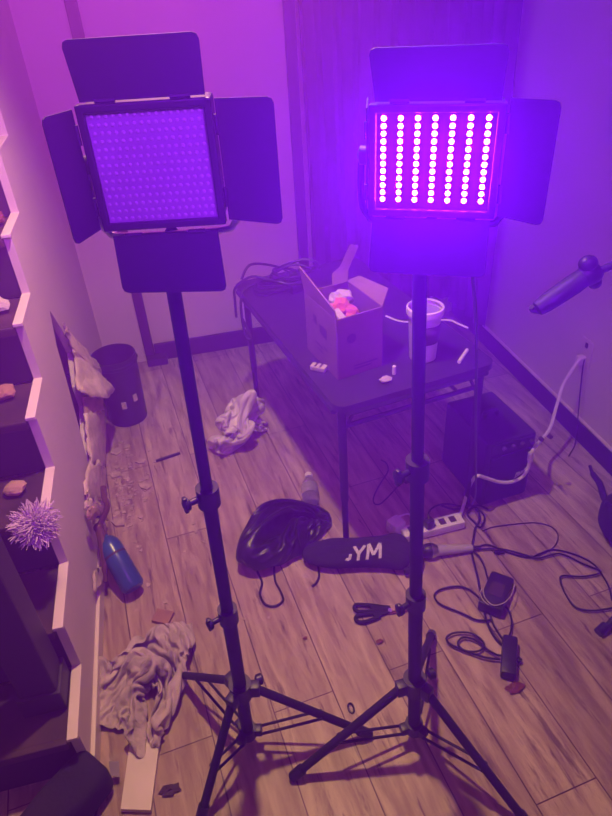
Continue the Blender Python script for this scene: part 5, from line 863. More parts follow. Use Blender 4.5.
GARBAGE_BAG_POINTS = [
[-180,-6,37,29,1,15,28,13,20,16,17,22,27,122,67,8,-43,-15,-349,-13,14,16,5,14,7,11,-10,11,15,14,18,-6,23,29,14,26,7,19,24,30,31,26,23,25,25,9,-17,-20,12,
-17,-19,-346,-24,13,21,10,14,1,14,-11,5,16,13,21,-1,23,24,22,14,12,21,28,30,23,29,28,24,26,11,-16,-21,13,-20,-19,-349,-23,19,20,3,11,-2,16,4,-14,16,19,
13,10,19,32,20,6,29,15,19,26,29,24,30,29,29,10,-9,-24,10,-19,-23,-345,-24,19,24,-2,3,-1,10,12,-11,4,20,25,28,6,30,7,24,20,21,12,18,30,31,29,32,31,4,2,-17,
-7,-17,-18,-352,-15,27,13,-5,2,6,17,-9,2,4,5,22,27,25,25,20,18,11,22,2,22,30,32,35,32,32,6,-1,-7,-26,-6,-20,-342,-22,26,9,5,15,6,0,9,5,3,1,-4,23,36,16,
22,11,16,22,15,25,20,34,36,34,30,7,-2,-8,-24,-4,-21,-338,-19,16,12,18,5,17,4,11,-2,-5,-1,2,9,34,7,23,18,27,17,14,25,29,34,30,35,23,6,-2,0,-23,-8,-17,-325,
-17,-24,14,15,22,16,17,14,9,0,-2,-6,9,7,7,0,32,17,25,13,21,25,30,34,34,33,17,9,-4,5,-17,-3,-27,-343,-27,13,15,16,15,21,17,16,14,2,-7,-6,-11,-1,12,30,32,
13,23,18,24,30,34,36,29,15,2,-4,12,0,-14,-28,-346,-27,18,15,20,12,14,23,14,17,8,3,-7,-9,-11,-3,25,32,26,16,19,27,29,34,35,26,14,-3,9,0,13,-14,-23,-359,
-22,21,21,9,12,16,19,14,14,11,7,-1,-9,5,-5,-8,31,27,25,18,28,31,34,33,25,9,-1,16,-6,20,-11,-22,-362,-23,25,20,4,7,16,28,12,12,5,7,2,1,-3,1,3,1,28,25,28,
31,33,33,28,22,5,19,-1,-3,26,-11,-20,-362,-23,22,17,3,12,24,16,7,15,1,5,2,1,-4,0,1,23,9,30,33,32,33,29,30,15,8,24,-4,9,22,-9,-25,-352,-28,15,16,18,15,7,
16,15,1,8,2,-7,8,-9,2,25,7,5,34,31,35,29,32,28,11,11,19,-4,11,31,-7,-29,-346,-32,15,26,11,6,5,16,12,11,-5,1,0,2,9,4,-1,6,25,33,34,28,33,33,23,12,10,19,
-1,11,31,-6,-28,-351,-26,25,11,8,2,18,23,2,2,8,-12,-3,0,10,0,-2,23,33,30,31,28,37,30,16,12,15,23,15,6,9,-4,-20,-351,-22,23,0,9,22,16,6,-2,0,6,-6,-4,-2,
8,-8,18,32,29,30,24,32,37,21,15,18,21,24,13,-3,11,3,-18,-353,-24,14,10,22,7,8,6,-4,6,14,7,-6,-8,-19,4,31,31,30,16,28,36,29,15,24,22,21,19,9,4,16,15,-28,
-355,-26,16,23,11,-4,6,6,7,18,-1,-1,-13,-10,-12,27,23,30,26,11,32,36,14,25,29,26,22,9,8,13,15,16,-21,-361,-26,29,11,1,-8,11,21,9,-1,-6,0,-13,-11,10,26,
27,22,7,27,35,15,21,34,28,28,14,9,9,14,20,17,-14,-361,-29,28,0,-2,3,20,13,-2,-4,-4,0,-16,-3,29,23,4,17,27,33,15,16,34,29,32,19,11,11,16,21,13,21,-12,-365,
-28,27,-9,5,9,19,-1,-7,-3,7,-9,-14,13,26,2,21,28,29,15,12,34,28,31,24,14,16,19,24,4,18,23,-15,-363,-26,16,6,7,16,-1,-12,-8,10,-3,-13,-3,23,3,20,27,30,14,
15,32,27,32,26,15,21,24,17,11,7,19,22,-17,-349,-31,5,10,22,5,-17,-13,-4,12,-13,-5,1,14,25,10,30,26,12,31,24,33,29,19,19,24,21,17,10,7,19,26,-18,-350,-31,
2,20,20,-9,-18,-13,13,-14,-8,0,11,20,7,16,33,21,28,16,29,35,20,22,27,24,12,13,16,9,19,26,-13,-351,-33,8,23,9,-18,-19,9,-12,-13,-1,15,12,13,-2,24,29,33,
12,19,33,23,28,29,27,14,9,17,16,15,22,24,-19,-356,-23,16,18,-3,-19,-7,1,-20,-5,14,12,10,-3,11,28,35,15,23,21,19,32,33,26,22,8,15,19,17,21,17,22,-21,-352,
-20,18,17,-23,-12,12,-22,-17,8,13,5,-1,15,26,23,28,27,12,12,27,31,28,28,11,17,23,20,17,17,11,19,-14,-352,-19,22,14,-18,-22,6,-24,-12,13,4,0,19,28,21,24,
27,10,17,21,24,25,29,15,19,23,22,20,14,5,16,20,-11,-342,-26,18,18,-20,-22,2,-25,-9,10,-1,13,31,23,25,18,17,23,19,21,21,23,19,21,25,21,14,11,18,17,9,20,
-13,-343,-26,10,25,-20,-21,2,-25,-9,6,3,23,32,24,20,21,16,22,24,21,23,23,21,19,8,8,15,17,20,14,20,20,-19,-346,-18,15,18,-20,-11,-6,-25,-7,2,9,28,25,28,
25,14,16,26,24,26,20,13,12,7,10,15,19,22,20,20,17,16,-23,-336,-16,23,3,-19,-18,4,-25,-6,4,11,24,30,27,12,17,25,25,28,14,5,10,14,17,19,21,21,17,21,8,15,
18,-12,-331,-15,22,-5,-20,-21,10,-25,-4,5,12,27,27,19,15,23,23,27,8,10,17,20,17,25,6,21,20,18,9,15,19,27,-18,-330,-14,21,-12,-24,-17,10,-23,-2,5,18,28,
19,17,24,24,23,4,13,23,21,19,25,-2,25,21,10,13,11,23,21,24,-7,-338,-13,18,-23,-19,-1,-3,-22,2,7,23,23,17,23,25,21,5,20,25,19,15,24,2,14,26,7,15,16,14,16,
29,20,-11,-333,-12,17,-25,-26,22,-20,-21,9,11,21,18,23,23,17,17,18,23,28,16,15,13,0,21,14,20,21,-2,18,20,26,21,-20,-325,-23,25,-29,-23,28,-21,-15,10,13,
19,21,21,22,22,15,27,23,24,4,10,6,14,26,12,20,10,5,22,7,22,20,-18,-327,-19,25,-27,-15,26,-21,-9,11,16,18,19,21,21,26,20,25,21,8,19,6,12,9,20,11,18,14,9,
7,8,18,16,-6,-5,-321,-21,28,-20,-25,28,-9,-4,5,18,17,21,22,23,23,23,11,15,16,18,17,3,11,16,18,17,12,-1,14,6,14,16,-5,-323,-23,30,-18,-33,28,-18,18,6,18,
18,19,22,25,26,21,13,13,12,18,11,2,15,8,23,6,13,6,25,-8,14,18,-5,-319,-26,30,-31,-27,24,-10,28,4,21,21,23,23,25,17,19,22,0,21,11,1,21,2,19,6,17,15,11,13,
-6,18,19,-9,-324,-25,22,-22,-28,20,6,15,8,26,25,23,27,28,18,16,5,15,14,-2,23,6,12,14,13,11,14,3,11,6,16,20,-18,-319,-24,19,-18,-26,26,7,10,13,19,29,29,
30,27,19,12,9,11,-3,19,10,9,17,17,11,5,15,-1,11,-2,19,21,-14,-327,-28,22,-9,-27,27,8,5,22,12,33,33,31,24,20,14,15,4,3,16,9,4,-2,15,24,3,20,2,6,1,13,24,
-15,-331,-29,31,-9,-27,20,17,7,5,22,34,35,28,25,7,23,28,9,3,14,3,-10,13,18,2,19,22,-2,8,-4,15,19,-15,-339,-20,28,-4,-32,22,16,3,15,23,26,31,27,19,25,29,
20,4,18,9,-12,1,21,11,4,21,21,-4,6,-3,12,19,-15,-341,-18,27,-9,-26,16,22,12,13,19,27,19,29,15,33,27,8,25,22,0,-15,14,20,2,14,20,16,-12,11,1,9,18,-12,-351,
-11,27,-8,-24,12,25,11,17,14,23,15,28,12,35,20,26,28,23,-9,2,13,6,15,8,4,15,4,14,-8,3,24,-16,-347,-12,26,2,-26,9,21,18,19,15,5,26,28,5,34,30,30,26,22,5,
1,-7,18,0,-1,11,23,11,13,-12,2,23,-18,-350,-9,26,6,-23,11,20,15,6,14,21,17,18,21,33,26,26,27,24,20,5,-5,-3,3,11,9,21,12,10,-17,4,18,-15,-347,-11,23,13,
-23,13,8,10,21,23,12,27,4,21,32,27,25,15,22,24,25,-9,7,5,9,6,17,4,11,-19,5,20,-16,-348,-12,24,14,-20,16,10,-4,22,24,26,31,-2,14,25,26,19,21,15,24,32,15,
7,1,7,1,5,16,5,-19,10,10,-20,-336,-11,19,14,-10,13,5,-7,21,24,30,31,14,-4,24,28,3,22,22,28,26,29,14,5,3,1,2,4,1,-11,-3,12,-14,-333,-12,18,13,-3,16,-6,-1,
22,18,28,30,24,12,4,13,26,10,30,21,26,28,19,15,6,1,-1,2,-2,-17,-2,13,-20,-332,-21,17,13,14,16,3,-6,12,22,26,19,30,14,-18,22,31,27,28,12,28,27,23,19,12,
5,-6,-5,6,-23,-1,15,-19,-346,-20,13,19,21,19,7,-4,-7,28,23,13,26,26,-10,5,31,30,31,20,20,25,26,24,15,11,-4,-8,2,-27,5,6,-18,-358,-11,13,23,19,17,20,-13,
-7,15,29,27,15,13,23,-11,31,24,27,17,27,23,26,28,8,24,3,-7,-9,-27,12,-4,-18,-356,-12,23,14,18,17,24,-3,-5,11,15,25,16,6,27,14,2,22,28,30,11,27,30,21,28,
22,7,-10,-20,-9,-6,-6,-16,-350,-10,26,12,18,7,22,16,-15,29,-6,23,7,20,11,13,11,27,14,28,29,16,32,32,23,25,13,-22,-13,-3,-19,1,-10,-351,-10,16,17,16,8,18,
23,-11,24,6,-4,21,4,20,21,5,26,21,9,32,26,28,31,33,22,16,-18,-9,-7,-22,6,-18,-349,-19,24,20,11,6,25,9,5,14,13,-4,5,18,4,25,26,4,25,27,17,25,35,31,26,20,
23,-8,-10,-18,-12,-5,-14,-357,-8,29,11,13,0,24,5,2,15,17,13,-5,9,15,16,26,10,21,28,16,30,33,30,23,21,26,2,-19,-19,-4,-6,-13,-343,10,20,15,31,21,122,16,
33,30,50,22,16,-22,9],
[-170,-17,34,17,15,21,42,21,40,23,21,12,-3,73,21,6,19,7,-347,-13,13,-4,17,18,-1,14,9,23,23,21,22,18,23,19,22,11,0,23,15,10,15,8,10,5,5,5,-5,12,13,-6,3,
-348,-18,11,4,20,18,-2,21,9,21,21,24,22,22,22,22,23,10,4,18,13,15,8,11,5,9,4,5,-9,1,23,-10,-1,-345,-18,5,14,14,14,9,20,18,12,24,16,27,32,24,6,23,29,5,15,
17,10,6,12,5,4,9,3,-21,1,21,-14,-1,-340,-17,5,5,21,11,18,17,23,13,22,23,24,23,33,15,26,21,17,12,11,14,7,7,7,3,4,-9,-17,2,1,-8,-1,-335,-18,5,18,8,24,18,
10,23,20,22,28,27,26,24,21,23,25,25,11,7,12,7,9,3,0,1,-8,-19,-2,-9,-2,-3,-339,-11,11,16,12,11,18,21,19,13,26,32,35,30,11,32,22,23,26,6,20,-1,19,8,-2,4,
-4,-10,-17,-6,-15,-8,1,-335,-13,11,18,5,19,9,23,13,26,27,30,34,35,18,21,27,25,16,22,6,12,12,8,6,0,-9,-12,-18,-5,-13,-17,0,-324,-9,-21,10,17,12,13,15,21,
22,28,26,28,24,34,39,20,22,26,20,16,14,10,9,6,12,-2,-14,-11,-17,-4,-17,-20,-1,-343,-13,11,19,16,16,15,22,24,24,25,26,27,30,37,30,24,19,26,14,16,5,8,10,
11,-5,-13,-16,-17,-3,-26,-15,1,-352,-6,15,17,12,21,21,17,30,24,25,25,25,29,35,32,29,21,21,20,15,6,6,8,10,-9,-15,-18,-10,-18,-18,-14,1,-357,-2,16,10,23,
15,22,23,27,28,26,24,23,26,33,36,35,22,24,18,12,10,7,4,4,-11,-18,-23,-3,-31,-7,-11,-6,-351,-1,12,13,18,23,20,16,29,33,27,23,23,29,32,37,35,27,25,21,14,
4,-3,-11,18,-12,-23,-8,-17,-29,1,-14,-13,-343,1,13,11,17,19,17,24,30,28,27,24,25,27,28,35,39,27,35,16,7,-10,-9,20,8,-19,-12,-2,-19,-25,-5,-26,-13,-339,
4,17,12,14,13,24,23,29,32,23,25,23,24,32,37,31,34,35,8,-10,-8,22,14,-10,-13,3,-13,-18,-26,-5,-28,-5,-343,7,18,4,16,21,19,27,30,24,28,26,25,27,32,37,26,
35,22,-3,-8,21,16,-6,-8,4,-17,-1,-20,-25,-8,-21,-2,-349,-3,20,18,18,19,18,22,31,32,29,22,25,29,30,37,36,21,1,-1,15,23,1,-12,-1,3,-18,1,-15,-30,8,-24,-7,
-360,10,20,25,17,3,20,32,33,33,28,19,26,30,31,37,24,7,2,14,25,15,-9,-4,6,-14,-1,-4,-18,-16,-2,-18,-13,-358,11,31,16,10,10,23,31,32,31,25,26,29,30,28,29,
8,8,8,28,19,7,-11,10,-10,-6,4,-15,-1,-22,-6,-22,-14,-332,11,17,12,11,17,22,27,30,30,29,30,28,31,21,15,15,7,14,30,11,-3,8,-7,5,2,-11,-13,4,-23,-9,-17,-15,
-327,11,10,16,15,16,20,20,30,36,34,28,30,26,14,13,8,13,28,15,2,9,0,1,14,-2,-13,-2,-7,-16,-14,-11,-17,-327,1,6,26,22,17,8,21,32,37,36,29,31,18,5,9,27,21,
12,4,10,9,-2,19,5,-5,-3,-7,-9,-13,-14,-3,-16,-342,1,15,29,19,13,6,22,30,37,35,35,27,8,5,26,13,12,9,15,15,2,16,11,-2,7,-13,-4,-1,-20,-2,1,-16,-359,8,28,
19,14,8,9,20,27,34,38,34,22,5,21,10,8,10,19,18,13,19,8,4,6,-1,0,-9,-5,-13,-1,2,-15,-355,15,19,17,6,10,9,18,25,30,35,29,21,13,13,11,7,11,22,20,27,13,3,10,
0,9,-10,-7,-2,1,-6,-1,-17,-343,4,19,12,8,10,10,15,21,29,29,24,19,15,16,12,6,14,21,33,24,7,15,4,1,7,-8,1,4,-11,-7,2,-13,-341,-6,22,10,8,7,9,13,23,26,24,
21,18,16,20,11,16,7,32,30,15,23,2,11,1,2,11,1,-4,-19,3,-8,-9,-342,-11,24,13,6,12,3,15,18,22,21,19,18,22,18,20,7,28,21,21,25,13,8,17,-8,9,3,2,-5,-1,-7,-6,
-10,-346,-5,21,18,-3,15,2,10,17,18,19,20,22,19,21,24,22,16,21,22,19,13,19,4,2,1,9,2,-2,2,-13,2,-10,-350,-3,25,8,2,2,2,10,17,16,19,21,17,20,25,26,22,24,
18,18,17,19,13,5,0,8,6,4,-3,6,-2,3,-11,-354,3,18,-1,0,1,1,9,17,17,20,17,15,20,23,27,26,21,22,18,18,18,8,5,11,2,9,15,-9,7,11,-8,-4,-346,-4,12,-11,-1,3,-2,
7,18,19,19,15,14,17,22,23,27,25,21,20,17,12,13,7,14,20,12,6,7,-4,-1,-3,2,-347,-15,15,-12,-1,1,-3,6,18,19,19,15,14,16,15,23,26,24,24,18,14,16,19,26,17,9,
10,-3,12,2,-3,0,8,-355,-12,18,-18,-6,6,-12,6,19,19,18,14,14,12,20,21,21,23,21,22,27,22,21,18,14,2,10,19,1,6,1,1,5,-344,-15,4,-18,-6,5,-17,7,18,18,16,12,
13,15,20,18,20,20,28,26,21,20,22,18,24,10,8,9,13,-3,6,5,3,-341,-14,-5,-18,9,-13,-18,9,15,17,14,12,12,16,17,19,21,29,23,20,22,23,21,31,11,12,8,11,13,2,17,
-5,4,-336,-17,-10,-11,15,-19,-26,7,13,15,14,10,11,14,18,23,30,22,20,22,25,23,31,28,9,6,4,10,18,23,0,-2,10,-339,-22,-9,-6,11,-14,-18,-11,9,13,13,10,11,12,
25,27,27,21,20,25,29,28,31,22,2,6,9,21,10,24,-2,6,12,-349,-14,-8,3,-11,-17,-19,-11,9,12,11,10,11,16,24,27,27,27,18,33,30,30,26,13,22,-6,19,21,7,16,4,7,
13,-350,-13,-3,-4,-16,-21,-24,-11,7,12,9,10,14,18,23,33,29,18,34,28,29,27,22,18,17,14,12,11,3,18,5,20,13,6,-351,-14,-4,-17,-10,-21,-31,1,-13,14,6,11,14,
22,29,30,25,29,29,27,25,25,22,21,19,13,12,13,3,16,20,18,6,-342,-13,-8,-23,-9,-16,-16,-15,-18,14,3,16,18,22,22,30,27,29,24,25,25,25,24,25,15,19,13,13,11,
23,17,7,9,-341,-12,-14,-14,-9,-12,-22,-12,-25,8,3,15,17,22,27,28,25,26,21,24,28,26,27,24,19,17,15,19,22,23,3,8,13,-340,-17,-11,-3,-10,-18,-21,-13,-27,0,
4,20,16,14,25,26,26,25,21,26,26,29,28,22,26,27,13,23,27,14,-4,13,11,-343,-12,-3,-9,-10,-24,-19,-4,-28,-15,6,15,14,17,23,25,29,26,20,25,29,28,27,27,27,24,
22,28,18,5,13,6,13,-345,-2,-5,-22,-12,-13,-25,-10,-11,-22,4,11,15,20,22,25,23,24,26,26,27,32,32,28,16,28,19,24,18,14,24,6,10,-350,-9,-6,-25,1,-18,-18,-12,
-8,-20,-1,5,19,18,31,21,10,29,27,25,29,30,30,27,25,22,18,24,24,21,16,0,14,-349,-16,-8,-16,10,-16,-17,-12,-9,-18,-2,8,11,23,17,7,30,32,17,27,28,31,26,27,
24,21,25,25,29,7,18,-2,17,-338,-25,-6,-8,8,-22,-6,-16,-22,1,-6,12,5,24,-7,24,36,24,12,30,27,29,26,26,24,22,30,24,22,11,18,7,14,-338,-24,-8,-15,14,-22,-10,
-16,-16,11,-3,13,6,1,9,26,25,8,20,29,32,29,30,25,21,31,26,25,18,19,19,1,15,-342,-21,-7,-17,18,-28,-15,-13,-3,11,2,13,9,0,8,13,11,14,18,31,33,32,27,29,29,
26,22,28,23,15,22,-3,12,-340,-22,0,-16,18,-27,-12,-9,-7,17,4,-5,19,10,6,13,13,5,13,22,31,35,28,30,26,23,22,29,27,12,24,-7,18,-342,-19,2,-13,16,-29,-8,-9,
3,1,18,-8,30,11,7,8,10,11,7,17,20,34,30,27,26,23,20,33,25,9,21,2,16,-341,-18,1,-13,10,-20,-9,2,1,8,11,-14,41,16,9,8,11,12,0,16,8,28,29,31,26,21,28,24,25,
12,16,7,19,-345,-16,-4,-4,7,-22,4,2,-3,-2,1,11,20,37,12,-8,30,6,4,10,14,17,25,26,27,26,25,17,26,21,21,4,12,-337,-18,-3,-3,9,-22,6,3,-10,7,2,11,13,19,36,
-4,12,27,-4,15,13,13,22,22,25,24,20,26,22,17,27,-1,3,-331,-14,-6,3,13,-20,-10,19,-11,8,-6,20,14,21,21,14,10,7,14,19,13,15,18,18,21,22,27,23,19,8,22,-1,
14,-337,-16,-9,13,9,-6,-15,6,9,5,-13,22,18,26,23,16,8,6,11,18,19,16,16,15,18,20,26,20,27,1,15,3,12,-338,-19,0,7,-2,11,-13,12,12,-22,9,11,28,31,21,22,-2,
10,11,17,18,21,16,13,19,12,25,24,19,-5,15,11,3,-329,-17,-4,7,-9,9,6,-4,25,-19,9,16,26,30,26,13,6,7,10,14,22,17,14,18,11,15,22,20,4,15,12,3,5,-328,-18,-2,
-1,4,14,2,3,5,-4,21,14,23,28,29,13,9,3,13,13,19,21,14,14,10,12,17,13,17,10,10,1,5,-333,-20,7,1,4,12,0,14,5,-3,19,19,22,26,25,20,11,3,8,18,12,24,14,14,9,
7,13,15,11,17,5,-2,4,-336,-17,6,5,12,6,2,15,11,0,18,20,20,24,25,20,15,6,8,10,15,21,16,10,13,5,11,7,15,3,13,-3,6,-342,-17,11,10,14,-2,9,8,7,19,20,18,20,
21,25,22,18,9,7,10,14,19,16,9,11,4,10,5,7,4,17,-9,14,-350,6,20,11,57,59,96,11,18,12,21,4,18,0,17],
[108,10,-20,0,-57,-16,8,13,35,-22,-18,-8,-6,-25,8,18,5,17,60,7,-8,-4,6,1,-27,-18,-25,-16,7,5,-1,26,14,-3,-19,-7,-26,-8,22,-19,0,-17,14,-7,-2,18,-7,4,20,
-7,12,66,3,-1,0,-11,-1,-23,-6,-23,-21,12,-5,-7,25,14,10,-10,-24,-26,15,-13,6,-20,2,-6,9,-8,18,-1,11,4,-13,19,68,-2,7,4,-10,-11,-20,-1,-20,-22,4,-18,14,
9,15,-3,-10,-7,-4,-21,18,-16,4,-17,0,0,0,20,9,10,-17,2,23,57,6,10,3,-6,-21,-15,-13,-1,-20,-19,-9,-6,7,12,3,16,9,-16,-14,-23,16,-1,-9,-14,3,-1,23,16,-7,
-22,25,14,57,9,10,4,-20,-7,-9,-11,-3,-16,-16,-17,-9,-4,-12,6,15,12,14,-10,-25,-11,1,9,-9,-8,4,22,15,-24,-4,28,9,63,9,3,7,-18,-9,-8,2,-12,-21,-10,-9,-8,
-9,1,-5,-14,21,7,-15,0,6,-14,-8,-8,-2,10,23,4,-22,-5,19,15,71,3,4,2,-2,-2,-11,-2,-17,-9,-5,-8,-6,-12,-6,-28,-7,15,-2,3,21,-4,-6,-10,-21,-1,13,21,2,-25,
-5,14,21,52,18,-3,15,7,2,-2,-7,-13,-13,-10,-11,3,-18,-5,-2,-34,2,-17,5,20,7,-7,-12,-12,0,-1,15,19,-7,-23,0,14,23,64,-4,21,7,-3,2,-9,-7,-7,-12,-15,4,-9,
-7,-14,-28,-12,5,-16,12,13,-13,-10,-5,-1,11,16,11,-9,-22,7,22,7,60,4,18,-1,-12,4,3,13,-9,-11,-16,-8,-8,-5,-3,-27,-19,3,-6,-17,14,-7,-11,-1,5,13,16,5,-14,
-16,16,15,2,60,12,2,-6,0,18,4,-6,-13,-4,-5,-3,-9,-4,-13,-20,-23,-10,3,-4,-19,-1,2,4,7,15,10,-6,-19,-13,26,15,1,62,10,-5,-6,21,4,1,-17,-13,-3,5,7,-4,-4,
-11,-17,-26,-28,-2,-2,3,3,3,-3,5,14,-1,-11,-22,0,21,12,-1,67,8,5,-5,14,-9,0,-4,-15,7,4,2,-2,-5,-20,-20,-10,-16,-9,6,6,-1,-6,1,9,1,-14,-9,-19,11,20,-2,3,
71,1,11,-7,8,-10,2,14,-12,-6,-16,3,9,-12,-7,-13,0,-12,-12,8,-12,5,2,4,1,-12,-21,-4,-12,3,13,4,7,66,3,11,-12,5,1,16,-1,-12,-21,-6,3,3,4,8,-11,-25,-6,9,-9,
-10,10,7,-2,-11,-22,-14,9,-13,1,12,6,2,61,8,5,-9,15,-5,-1,-1,-14,8,-1,-2,0,2,-14,-9,-6,13,-10,-16,6,8,6,-10,-21,-21,-3,12,-17,-4,25,-3,-5,63,3,0,10,3,-14,
-1,-2,9,-1,-1,-15,-2,2,-14,1,21,-2,-16,-1,4,9,-3,-24,-23,-5,7,10,-15,-12,19,-13,2,61,3,9,0,-1,-16,7,10,-6,-8,-5,-9,-5,-4,4,20,3,-3,-3,1,6,5,-19,-29,-12,
4,11,-2,-20,-9,7,-6,7,60,5,-2,1,-5,-2,15,-9,-11,-3,-11,-6,3,-2,23,7,14,-5,1,1,7,-7,-33,-22,6,4,2,-15,-28,-6,14,-9,3,68,2,3,-6,-3,13,-7,-8,-10,-3,3,-17,
2,18,28,6,-6,15,-3,9,-1,-31,-29,4,5,2,-14,-23,-22,5,15,-24,10,66,6,-5,-1,6,-7,-7,-11,-4,7,-2,-19,8,30,14,15,5,10,5,-1,-29,-31,2,6,5,-18,-21,-19,-8,11,0,
-23,15,64,1,-10,8,-5,-13,-5,-9,11,0,-14,-9,19,32,20,15,15,2,-6,-26,-28,2,7,4,-18,-24,-11,-6,-6,-2,-9,-15,13,67,-3,-10,4,-9,-4,-15,-3,11,-12,-9,5,27,25,
25,22,10,-7,-24,-25,1,10,4,-16,-26,-13,5,-9,-14,-11,-9,-13,13,67,-1,-11,-4,-1,-13,1,-4,-9,-15,4,20,25,25,16,28,8,-18,-27,-1,8,6,-14,-23,-21,6,-5,-10,-16,
-24,-6,-7,15,66,-3,-13,-1,-4,-15,-2,-4,-13,-4,18,21,20,14,25,26,5,-26,-9,9,6,-13,-24,-22,-1,5,-14,-16,-19,-19,-3,-6,23,57,-5,-10,3,-14,-10,2,-17,-11,15,
20,17,17,18,23,22,-14,-7,7,8,-14,-23,-21,-3,2,-12,-22,-14,-15,-12,6,-6,18,50,-3,-7,5,-20,3,-21,-19,10,20,18,18,19,18,24,-12,7,11,6,-18,-22,-14,-9,4,-11,
-22,-16,-11,-12,-6,2,-7,14,56,-10,-2,-6,-11,-8,-19,-7,15,22,21,22,20,20,-9,17,13,-5,-16,-18,-9,-8,3,-11,-25,-15,3,-10,-13,-11,-7,-16,16,67,-12,-2,-11,-16,
-2,-20,3,19,23,25,24,19,-3,16,13,-11,-16,-12,-2,-5,3,-4,-26,-17,0,-5,-12,-15,-19,-11,-11,18,71,-10,-18,0,-12,-1,-21,4,23,25,26,26,3,17,11,-16,-14,-3,2,
-3,1,3,-23,-19,-1,-12,-17,-16,-13,-16,-12,-4,18,68,-16,-14,0,-9,6,-21,6,23,26,28,21,9,16,-15,-10,8,1,-2,1,1,-13,-16,-20,-21,-9,-15,-17,-10,-15,-5,-1,14,
61,-10,-7,-12,-10,18,-21,7,25,26,27,17,19,-9,-6,8,7,-2,1,-4,-18,-21,-19,-11,-17,-16,-14,-13,4,-5,-18,0,17,56,-11,5,-14,-12,8,-15,11,26,27,24,21,2,-7,13,
8,1,-1,-7,-22,-20,-19,-18,-17,-14,-2,-2,1,-7,-21,-12,7,19,48,-2,-5,-16,-3,4,-12,13,27,26,24,13,-6,13,11,2,2,-9,-21,-23,-22,-17,-16,-7,11,1,-3,-13,-19,-21,
-3,5,19,48,-11,-2,-5,0,-1,-12,16,28,26,20,1,12,13,2,3,-10,-19,-23,-19,-18,-17,2,5,-3,8,-17,-17,-20,-4,-2,-7,19,49,-7,-6,6,3,-14,-3,17,30,24,10,9,14,2,4,
-13,-18,-19,-12,-19,-19,4,9,8,-2,-24,-13,-13,-10,4,-7,-14,15,55,-6,-4,10,-2,-14,7,18,24,20,10,12,1,8,-16,-19,-17,-16,-5,-18,5,10,8,6,-25,-10,-6,-8,-11,
-1,-24,-3,10,57,-3,-1,3,-5,-3,-1,22,25,17,10,6,4,-6,-13,-24,-6,-3,-19,8,5,7,8,-8,-12,-12,-3,-8,-14,-27,-17,0,15,56,-1,2,5,-17,8,-8,28,24,11,7,7,-5,-11,
-11,5,-6,-23,7,-3,11,3,-17,-12,18,-7,-9,-16,-21,-25,-15,-2,28,18,29,-3,9,4,-12,6,-12,33,16,1,8,3,1,0,0,-6,-26,11,2,-1,0,-17,-17,15,12,-13,-17,-20,-19,-16,
1,-3,17,47,-2,6,4,-13,15,-16,20,13,0,10,-6,-1,1,12,-7,-19,6,16,-6,-16,-18,11,17,-9,-19,-19,-17,-1,-11,-4,-12,17,45,-1,3,7,-4,18,-11,-6,6,9,10,2,3,5,-13,
-5,-2,16,4,-16,-19,2,19,6,-25,-15,-15,-4,2,-15,-12,-10,10,58,-2,-8,20,-1,20,-20,-25,7,11,9,-1,3,11,-9,-3,17,4,-12,-19,-3,20,14,-19,-5,-9,-15,-7,-5,-19,
-23,-10,23,59,-1,-4,22,-3,11,-15,-30,0,8,8,5,4,4,5,7,5,-9,-19,-1,18,18,-13,-7,-8,-13,-5,-4,-14,-30,-8,-7,17,57,-1,4,14,-9,17,-6,-23,-9,-14,9,6,2,2,5,9,
14,-17,11,0,17,-12,-13,-4,-8,-14,-3,4,-20,-22,5,-17,13,57,5,-1,12,1,2,2,-17,-29,-11,5,4,1,2,8,7,17,10,10,1,-10,-12,-7,-1,-16,-7,15,-16,-2,-17,-3,-24,6,
66,5,-5,24,3,-10,-2,-22,-20,-15,18,1,-17,14,-6,18,4,10,17,-3,-9,-12,4,-8,-14,10,1,-16,5,-23,-12,-13,8,66,8,-5,24,6,-7,-18,-17,-10,-17,-1,20,-7,-15,-3,8,
13,4,22,-6,-9,-2,6,-15,-5,9,-5,-23,13,-25,-10,-9,12,64,5,4,20,9,-4,-13,-18,-11,-21,-15,23,-2,-31,-3,17,2,19,9,-8,-1,7,-10,4,-20,11,-6,-17,25,-17,-14,-16,
13,63,4,7,15,8,4,-11,-13,-17,-20,-27,13,7,-34,-6,10,9,10,8,4,5,-9,-1,-3,-13,5,-3,-9,26,-18,-3,-15,9,60,5,7,13,3,9,-16,-18,-22,-10,-17,27,-26,-27,-8,11,
8,-3,5,8,13,1,-16,-5,0,13,-8,-5,19,-17,5,-23,10,65,6,9,13,2,3,-27,-19,3,-6,-18,20,-27,-32,-13,2,4,18,-13,4,14,0,12,-14,2,13,-12,10,-6,-19,5,-11,7,72,8,
-2,13,18,-10,-26,-26,0,0,2,-3,-7,-34,-22,-5,16,10,-20,7,2,16,12,2,-1,17,-11,-5,-13,-19,15,-17,21,62,3,-5,18,22,-8,-30,-27,14,6,1,-8,-31,-6,-21,4,-1,-14,
-14,1,13,3,16,15,9,10,-9,-23,-11,-6,25,-19,15,55,1,1,14,23,-5,-28,-28,-5,17,5,2,-21,-29,5,-31,-9,8,0,-17,13,-3,12,17,15,13,-17,-13,-16,19,8,-18,11,53,7,
3,19,8,-1,-29,-20,-22,14,0,10,6,-26,-27,-26,10,16,-7,-24,-1,2,8,14,17,16,-2,-8,-16,15,-4,-29,10,67,13,8,3,1,11,-24,-27,-24,6,-4,10,10,3,-31,-35,14,12,-3,
-19,-16,5,2,10,17,17,4,-14,1,-5,2,-25,10,71,5,13,-7,-1,11,-9,-22,-25,-16,1,4,10,17,-25,-29,-14,19,15,-24,-4,-9,2,3,23,3,7,-1,-12,-9,11,-21,22,55,13,7,-15,
